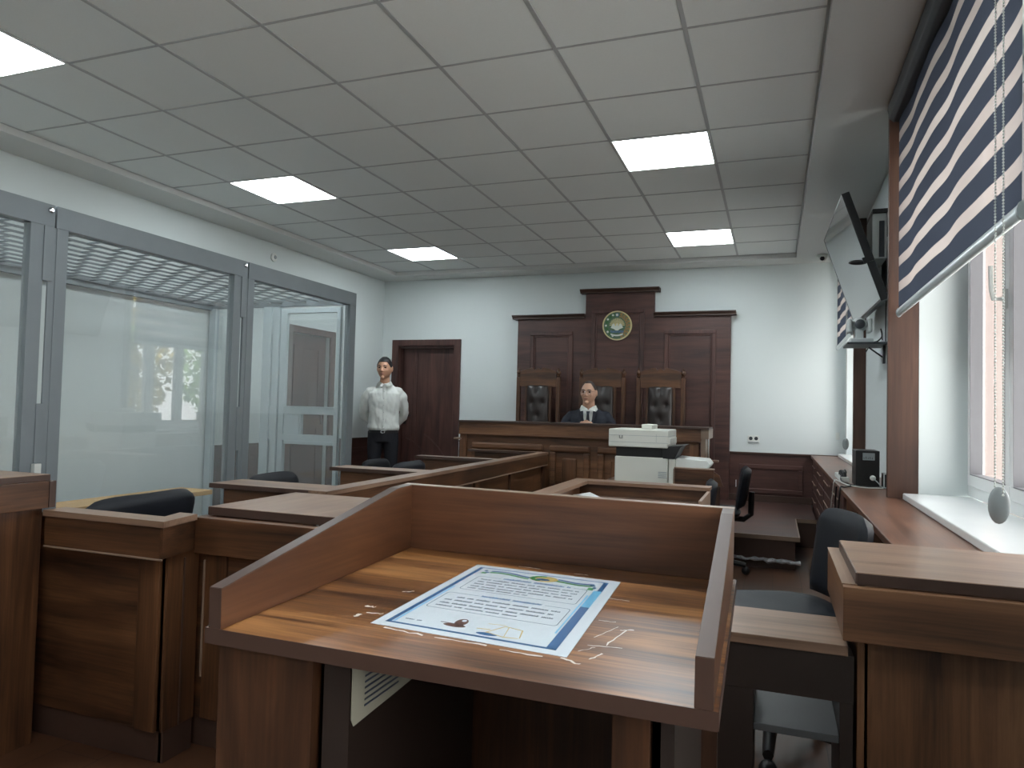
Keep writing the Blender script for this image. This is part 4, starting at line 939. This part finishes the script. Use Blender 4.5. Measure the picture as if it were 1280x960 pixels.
# torn tape left on the board round the sheet
b = MB(); rnd = random.Random(3)
def scrap(s, t, l, w, ang):
    w *= 1.35
    c, sn = math.cos(ang), math.sin(ang); n = 6; up, dn = [], []
    for i in range(n+1):
        k = i/n-.5; j = (rnd.random()-.5)*w*.9
        x, y = k*l, j; ww = w*(.35+.65*rnd.random())
        up.append(S(s+x*c-(y+ww)*sn, t+(x*sn+(y+ww)*c)*.75, .0005)); dn.append(S(s+x*c-y*sn, t+(x*sn+y*c)*.75, .0005))
    for i in range(n): b.face([dn[i],dn[i+1],up[i+1],up[i]])
for a in ((-.10,.42,.07,.012,.5),(-.14,.16,.06,.02,.2),(-.06,.10,.09,.01,.3),(-.11,.05,.05,.02,1.2),(.20,-.03,.22,.012,-.02),(.50,-.028,.26,.012,.02),(.80,-.035,.2,.012,.0),(1.02,-.03,.1,.014,-.4),(1.12,.05,.1,.01,1.1),(1.16,.26,.26,.008,1.35),(1.10,.30,.22,.006,1.2),(1.07,.42,.09,.007,.1),(1.05,.72,.14,.008,.0),(1.13,.15,.16,.006,.2),(1.19,.35,.07,.012,.3),(.35,1.06,.16,.006,-.05),(.72,1.05,.1,.006,.0),(1.06,.1,.1,.006,.9)):
    scrap(*a)
b.build('tape_residue', M['tape'], le)

# ------------------------------------------------------------------ people
def remesh(mb, voxel, smooth_it=3):
    me = bpy.data.meshes.new('tmp'); bmesh.ops.recalc_face_normals(mb.bm, faces=mb.bm.faces); mb.bm.to_mesh(me); mb.bm.free()
    ob = bpy.data.objects.new('tmp', me); COL.objects.link(ob)
    r = ob.modifiers.new('r','REMESH'); r.mode = 'VOXEL'; r.voxel_size = voxel
    s = ob.modifiers.new('s','SMOOTH'); s.iterations = smooth_it; s.factor = .5
    dg = bpy.context.evaluated_depsgraph_get(); dg.update()
    res = bpy.data.meshes.new_from_object(ob.evaluated_get(dg)); bpy.data.objects.remove(ob); bpy.data.meshes.remove(me)
    return res
def wrinkle(me, amp, sx, sy, sz):
    N0 = [v.normal.copy() for v in me.vertices]; P0 = [v.co.copy() for v in me.vertices]
    for v, q, nr in zip(me.vertices, P0, N0):
        n = noise.noise(Vector((q.x*sx, q.y*sy, q.z*sz)))+.5*noise.noise(Vector((q.x*sx*2.1+7, q.y*sy*2.1, q.z*sz*2.3)))
        v.co = q + nr*amp*n
    return me
def link_mesh(me, name, mat, parent):
    me.name = name; me.materials.clear(); me.materials.append(mat)
    for p in me.polygons: p.use_smooth = True
    ob = bpy.data.objects.new(name, me); COL.objects.link(ob); ob.parent = parent; return ob
def head_pt(u, v, grow=1.0, old=False):
    """u azimuth (0 = face, -y), v latitude -pi/2..pi/2 ; returns a point of the skull around the head centre"""
    cl, sl = math.cos(v), math.sin(v)
    x, y, z = .077*cl*math.sin(u), -.096*cl*math.cos(u), .122*sl
    if z < 0:                                   # jaw narrows, chin comes forward
        k = -z/.122
        x *= 1-.30*k**1.6; 
        if y > 0: y *= 1-.45*k
        else: y *= 1+.02*k
    if z > .03 and y < 0: y *= 1-.10*(z/.122)
    return Vector((x*grow, y*grow, z*grow))
def head(mb, c, RMh, old=False):
    # RMh may carry a scale
    nu, nv = 40, 28; V = []
    for j in range(nv+1):
        v = -PI/2+PI*j/nv; row = []
        for i in range(nu):
            u = 2*PI*i/nu; p = head_pt(u, v)
            for s in (-1,1):                    # eye sockets
                d = ((p.x-s*.031)/.019)**2+((p.z-.012)/.013)**2
                if p.y < 0: p.y += .011*math.exp(-d)
            if p.y < 0: p.y -= .005*math.exp(-((p.z-.036)/.012)**2)*math.exp(-(p.x/.05)**2)
            row.append(mb.bm.verts.new(c+RMh@p))
        V.append(row)
    for j in range(nv):
        for i in range(nu): mb.bm.faces.new([V[j][i],V[j][(i+1)%nu],V[j+1][(i+1)%nu],V[j+1][i]])
    H = lambda *p: c+RMh@Vector(p)
    mb.tube([H(0,-.088,.018),H(0,-.100,-.002),H(0,-.108,-.022),H(0,-.098,-.030)], [.007,.009,.0125,.008], 8)
    for s in (-1,1):
        mb.ball(H(s*.010,-.100,-.026), (.008,.009,.007), 8, 6)
        mb.ball(H(s*.079,.010,.0), (.009,.018,.032), 10, 8, RMh@Matrix.Rotation(s*.35,3,'Z'))
        mb.ball(H(s*.040,-.066,-.020), (.020,.018,.018), 10, 8)
    mb.ball(H(0,-.086,-.052), (.024,.012,.0065), 12, 6); mb.ball(H(0,-.085,-.064), (.021,.012,.007), 12, 6)
    mb.ball(H(0,-.078,-.094), (.024,.020,.018), 12, 8)
def face_parts(par, c, RMh, brow='hair'):
    off = par.location; H = lambda *p: c+RMh@Vector(p)
    for s in (-1,1):
        MB().ball(H(s*.031,-.079,.010), (.0135,.0095,.0075), 12, 8, RMh).build('eye', M['eye'], par, smooth=60, local=True)
        MB().tube([H(s*.013,-.096,.026),H(s*.03,-.095,.033),H(s*.05,-.080,.027)], [.004,.0048,.003], 6).build('eyebrow', M[brow], par, smooth=60, local=True)
    MB().tube([H(-.024,-.090,-.058),H(-.010,-.098,-.0565),H(.010,-.098,-.0565),H(.024,-.090,-.058)], [.003,.0052,.0052,.003], 6).build('lips', M['lip'], par, smooth=60, local=True)
def hair(par, c, RMh, mat, front, side, back, grow=1.07):
    mb = MB(); nu, nv = 64, 44; V = {}
    def line(u):                                # hairline height for azimuth
        a = abs((u+PI)%(2*PI)-PI)
        if a < .75: return front
        if a < 1.25: return front+(side-front)*((a-.75)/.5)
        if a < 1.75: return side
        return side+(back-side)*min(1,(a-1.75)/.7)
    zs = {}
    for layer, g in ((0,grow),(1,.97)):
        for i in range(nu):
            u = 2*PI*i/nu; lo = math.asin(max(-.98,min(.98,line(u)/.122)))
            for j in range(nv+1):
                v = lo+(PI/2-lo)*j/nv; p = head_pt(u, v, g if j > 1 or layer else g-.02)
                if layer == 0: p += p.normalized()*(.003*noise.noise(p*60))
                V[layer,i,j] = mb.bm.verts.new(c+RMh@p)
    for layer in (0,1):
        for i in range(nu):
            for j in range(nv): mb.bm.faces.new([V[layer,i,j],V[layer,(i+1)%nu,j],V[layer,(i+1)%nu,j+1],V[layer,i,j+1]])
    for i in range(nu): mb.bm.faces.new([V[0,i,0],V[0,(i+1)%nu,0],V[1,(i+1)%nu,0],V[1,i,0]])
    bmesh.ops.remove_doubles(mb.bm, verts=mb.bm.verts, dist=.0003)
    mb.build('hair', mat, par, smooth=80, local=True)
def hand(mb, wrist, fwd, palm_n, curl=.6, side=1):
    """palm box plus four fingers and a thumb; fwd = finger direction, palm_n = palm normal"""
    f = Vector(fwd).normalized(); n = Vector(palm_n); n = (n-f*n.dot(f)).normalized(); s = f.cross(n)*side; w = Vector(wrist)
    mb.tube([w-f*.02, w+f*.02, w+f*.055, w+f*.09], [.026,.030,.036,.032], 10)
    for i, (o, l) in enumerate(((-.027,.068),(-.009,.078),(.009,.073),(.026,.056))):
        p = w+f*.088+s*o; pts = [p-f*.02, p]; d = f.copy()
        for k in range(3):
            d = (Matrix.Rotation(curl*.8, 3, f.cross(n)) @ d).normalized(); pts.append(pts[-1]+d*l*(.45,.32,.25)[k])
        mb.tube(pts, [.0105,.010,.009,.0085,.006], 8)
    p = w+f*.03-s*.024; mb.tube([p, p-s*.022+f*.022+n*.008, p-s*.030+f*.048+n*.018, p-s*.024+f*.068+n*.026], [.014,.012,.010,.007], 8)

# --- standing man
mx, my, rz = -4.44, 7.60, math.radians(28)
man = thing('person', (0,0,0), 'young man in white shirt standing by the door with hands behind his back', 'person')
hc = Vector((-.005,-.02,1.600)); HR = Matrix.Rotation(math.radians(-16),3,'Z') @ Matrix.Scale(1.11,3)
b = MB(); head(b, hc, HR)
b.loft([(0,.02,1.34,.085,.07),(0,.015,1.40,.064,.060),(0,.005,1.45,.058,.058),(0,.0,1.53,.056,.058)], 20)
tor = [(0,.0,.84,.145,.100),(0,.0,.92,.148,.102),(0,.0,1.0,.148,.100),(0,.0,1.10,.155,.105),(0,.0,1.22,.172,.113),(0,.005,1.31,.176,.108),(0,.012,1.37,.140,.085),(0,.015,1.405,.085,.065)]
b.loft(tor, 24, power=2.2)
arms = {}
for s in (-1,1):
    arms[s] = [(s*.11,.012,1.345),(s*.165,.014,1.325),(s*.205,.022,1.27),(s*.228,.045,1.18),(s*.238,.08,1.09),(s*.222,.11,1.04),(s*.16,.150,.97),(s*.085,.175,.92)]
    b.tube(arms[s], [.045,.052,.052,.046,.042,.042,.037,.029], 12)
    hand(b, (s*.075,.178,.915), (-s*.8,.05,-.5), (0,1,.1), .5, s)
    b.tube([(s*.080,0,.84),(s*.095,-.005,.70),(s*.10,-.012,.50),(s*.102,.012,.32),(s*.105,.02,.10)], [.080,.080,.056,.056,.040], 14)
    b.tube([(s*.105,.05,.045),(s*.115,-.05,.045),(s*.125,-.13,.035)], [.035,.036,.028], 10)
link_mesh(remesh(b, .006), 'body', M['skin'], man)
face_parts(man, hc, HR); hair(man, hc, HR, M['hair'], .070, .015, -.055, 1.08)
b = MB()
b.loft([(0,0,.870,.166,.116),(0,0,.90,.186,.132),(0,0,.96,.176,.126),(0,0,1.10,.176,.124),(0,.0,1.22,.190,.129),(0,.005,1.31,.190,.124),(0,.012,1.365,.150,.100),(0,.013,1.405,.098,.080),(0,.010,1.425,.078,.074)], 28, power=2.2)
for s in (-1,1): b.tube(arms[s][:-1]+[(s*.115,.167,.945)], [.052,.062,.064,.060,.056,.056,.050,.042], 14)
link_mesh(wrinkle(remesh(b, .008, 8), .011, 15, 15, 8), 'shirt', M['shirt'], man)
b = MB()
for s in (-1,1):   # collar wings
    pts = [(s*.006,-.082,1.418),(s*.048,-.062,1.440),(s*.066,-.020,1.452),(s*.066,.03,1.458),(s*.0,.078,1.460)]
    lo = [(s*.026,-.104,1.372),(s*.076,-.080,1.392),(s*.090,-.020,1.412),(s*.086,.04,1.422),(s*.0,.094,1.428)]
    for i in range(4): b.face([pts[i],pts[i+1],lo[i+1],lo[i]])
c_ = b.build('collar', M['shirt'], man, local=True, smooth=60); m_ = c_.modifiers.new('s','SOLIDIFY'); m_.thickness = .004
b = MB(); b.tube([(0,-.104,1.375),(0,-.122,1.32),(0,-.129,1.22),(0,-.1235,1.10),(0,-.126,.97),(0,-.128,.905)], .014, 8, squash=(1.2,.3,1)); b.build('placket', M['shirt'], man, local=True, smooth=60)
for z, y in ((1.33,-.123),(1.25,-.131),(1.17,-.130),(1.09,-.127),(1.01,-.129),(.93,-.131)): MB().ball((0,y,z), (.005,.002,.005), 8, 6).build('button', M['grey'], man, local=True)
b = MB(); b.loft([(0,0,.74,.168,.112),(0,0,.82,.174,.120),(0,0,.875,.168,.118)], 26, power=2.2)
for s in (-1,1): b.tube([(s*.080,0,.86),(s*.092,-.004,.70),(s*.100,-.010,.50),(s*.104,.012,.30),(s*.108,.015,.075)], [.098,.092,.074,.070,.062], 16)
link_mesh(wrinkle(remesh(b, .008, 3), .005, 14, 14, 6), 'trousers', M['trouser'], man)
b = MB(); b.loft([(0,0,.848,.175,.125),(0,0,.880,.175,.125)], 26, power=2.2); b.build('belt', M['shoe'], man, local=True, smooth=40)
MB().frame_y(-.026,.022,.848,.880,-.133,-.126,.006).build('belt_buckle', M['chrome'], man, local=True)
for s in (-1,1):
    b = MB(); b.tube([(s*.105,.06,.045),(s*.112,-.02,.05),(s*.120,-.10,.042),(s*.126,-.175,.03)], [.040,.045,.044,.026], 12); b.box(s*.115-.04,s*.115+.04,-.17,.09,0,.018); b.build('shoe', M['shoe'], man, local=True, smooth=50)
man.location = (mx,my,FZ); man.rotation_euler = (0,0,rz); man.scale = (1.026,1.026,1.026)

# --- seated judge
jud = thing('person', (0,0,0), 'seated judge in navy suit and dark tie behind the bench, hands clasped', 'person')
hc = Vector((.0,-.055,1.338)); HR = Matrix.Rotation(math.radians(-14),3,'Z') @ Matrix.Scale(1.06,3)
b = MB(); head(b, hc, HR)
b.loft([(0,.02,1.09,.095,.08),(0,.0,1.15,.072,.070),(0,-.02,1.20,.066,.066),(0,-.035,1.27,.062,.062)], 20)
b.loft([(0,.04,.60,.19,.14),(0,.03,.72,.185,.14),(0,.02,.86,.185,.135),(0,.01,.98,.195,.13),(0,.01,1.07,.195,.12),(0,.015,1.125,.165,.09),(0,.018,1.155,.09,.07)], 24, power=2.2)
ja = {}
for s in (-1,1):
    ja[s] = [(s*.12,.012,1.10),(s*.175,.01,1.085),(s*.215,.0,1.035),(s*.240,-.05,.975),(s*.245,-.13,.965),(s*.20,-.24,.975),(s*.12,-.36,.975),(s*.06,-.42,.975)]
    b.tube(ja[s], [.050,.056,.054,.050,.046,.042,.034,.027], 12)
    hand(b, (s*.062,-.42,.978), (-s*.75,-.5,.28), (-s*.5,.8,-.1), .75, s)
    b.tube([(s*.09,.02,.66),(s*.11,-.22,.66),(s*.12,-.42,.655),(s*.12,-.43,.62),(s*.12,-.40,.40),(s*.12,-.38,.28)], [.085,.078,.062,.058,.052,.04], 12)
    b.tube([(s*.12,-.36,.25),(s*.125,-.46,.25),(s*.13,-.54,.24)], [.036,.036,.026], 10)
link_mesh(remesh(b, .006), 'body', M['skin2'], jud)
face_parts(jud, hc, HR, 'hair'); hair(jud, hc, HR, M['hair2'], .098, .03, -.05, 1.045)
b = MB()
b.loft([(0,.04,.61,.212,.162),(0,.03,.74,.205,.160),(0,.02,.88,.203,.154),(0,.01,.99,.214,.150),(0,.012,1.07,.212,.140),(0,.016,1.125,.185,.112),(0,.02,1.16,.125,.092),(0,.02,1.178,.088,.082)], 28, power=2.2)
for s in (-1,1): b.tube(ja[s][:-1]+[(s*.075,-.405,.976)], [.060,.072,.072,.069,.064,.060,.050,.043], 14)
link_mesh(wrinkle(remesh(b, .008, 8), .006, 12, 12, 9), 'suit_jacket', M['navy'], jud)
b = MB(); b.prism([(-.058,-.118,1.160),(.058,-.118,1.160),(.050,-.142,1.09),(.020,-.160,.97),(0,-.162,.90),(-.020,-.160,.97),(-.050,-.142,1.09)], (0,.04,0)); b.build('shirt_front', M['shirt'], jud, local=True)
b = MB()
for s in (-1,1):
    pts = [(s*.006,-.098,1.168),(s*.050,-.078,1.198),(s*.074,-.02,1.210),(s*.072,.04,1.212)]; lo = [(s*.032,-.142,1.112),(s*.078,-.112,1.142),(s*.094,-.02,1.165),(s*.09,.05,1.17)]
    for i in range(3): b.face([pts[i],pts[i+1],lo[i+1],lo[i]])
c_ = b.build('collar', M['shirt'], jud, local=True, smooth=60); m_ = c_.modifiers.new('s','SOLIDIFY'); m_.thickness = .004
b = MB()
for s in (-1,1): b.prism([(s*.052,-.132,1.150),(s*.096,-.112,1.140),(s*.098,-.144,1.05),(s*.015,-.168,.90),(s*.004,-.168,.90),(s*.044,-.152,1.06)], (0,.014,0))
b.build('lapel', M['navy'], jud, local=True)
b = MB(); b.prism([(-.018,-.136,1.146),(.018,-.136,1.146),(.012,-.152,1.112),(-.012,-.152,1.112)], (0,.016,0)); b.prism([(-.012,-.154,1.112),(.012,-.154,1.112),(.028,-.170,.96),(0,-.172,.91),(-.028,-.170,.96)], (0,.012,0)); b.build('tie', M['tie'], jud, local=True)
b = MB()
for s in (-1,1): b.tube([(s*.09,.03,.67),(s*.11,-.22,.67),(s*.12,-.42,.66),(s*.12,-.43,.60),(s*.12,-.40,.42),(s*.12,-.385,.30)], [.105,.095,.078,.074,.066,.060], 14)
link_mesh(remesh(b, .009, 3), 'trousers', M['navy'], jud)
for s in (-1,1):
    b = MB(); b.tube([(s*.12,-.34,.255),(s*.124,-.43,.262),(s*.13,-.56,.24)], [.042,.046,.028], 12); b.box(s*.125-.04,s*.125+.04,-.56,-.31,.21,.226); b.build('shoe', M['shoe'], jud, local=True, smooth=50)
gl = MB(); Hh = lambda *p: hc+HR@Vector(p)
for s in (-1,1):
    gl.tube([Hh(s*.032+.021*math.cos(a), -.100+.006*abs(math.cos(a)), .008+.015*math.sin(a)) for a in [2*PI*i/16 for i in range(17)]], .0014, 6)
    gl.tube([Hh(s*.053,-.094,.012),Hh(s*.078,-.03,.014),Hh(s*.082,.01,.010)], .0013, 6)
gl.tube([Hh(-.011,-.103,.012),Hh(0,-.107,.014),Hh(.011,-.103,.012)], .0013, 6); gl.build('glasses', M['chrome'], jud, local=True)
jud.location = (-1.875,7.50,0); jud.rotation_euler = (0,0,math.radians(11))

# ------------------------------------------------------------------ light, sky, camera
w = bpy.data.worlds.new('sky'); C.world = w; w.use_nodes = True
bg = w.node_tree.nodes['Background']; bg.inputs['Color'].default_value = (1,.965,.95,1); bg.inputs['Strength'].default_value = 4.4
sun = bpy.data.lights.new('sun','SUN'); sun.energy = 35; sun.angle = .02; sun.color = (1,.97,.93)
so = bpy.data.objects.new('sun', sun); COL.objects.link(so); so.rotation_euler = Vector((-.1,-.55,.83)).to_track_quat('Z','Y').to_euler()
yaw, pitch, roll, f = .3527, .0349, .0246, 893.64
F = Vector((-math.sin(yaw)*math.cos(pitch), math.cos(yaw)*math.cos(pitch), math.sin(pitch)))
Rt = Vector((math.cos(yaw), math.sin(yaw), 0)); U = Rt.cross(F)
c, s = math.cos(roll), math.sin(roll); r2, u2 = c*Rt+s*U, c*U-s*Rt
cam = bpy.data.cameras.new('camera'); cam.sensor_width = 36; cam.lens = f/1280*36; cam.clip_start = .02
co = bpy.data.objects.new('camera', cam); COL.objects.link(co)
co.matrix_world = Matrix(((r2.x,u2.x,-F.x,0),(r2.y,u2.y,-F.y,0),(r2.z,u2.z,-F.z,1.15),(0,0,0,1)))
C.camera = co
vs = C.view_settings; vs.view_transform = 'Standard'; vs.look = 'None'; vs.gamma = 1; vs.use_curve_mapping = False; vs.exposure = 0.4
C.cycles.max_bounces = 8; C.cycles.diffuse_bounces = 4; C.cycles.glossy_bounces = 4; C.cycles.transparent_max_bounces = 16
C.cycles.caustics_reflective = False; C.cycles.caustics_refractive = False
C.cycles.use_denoising = True
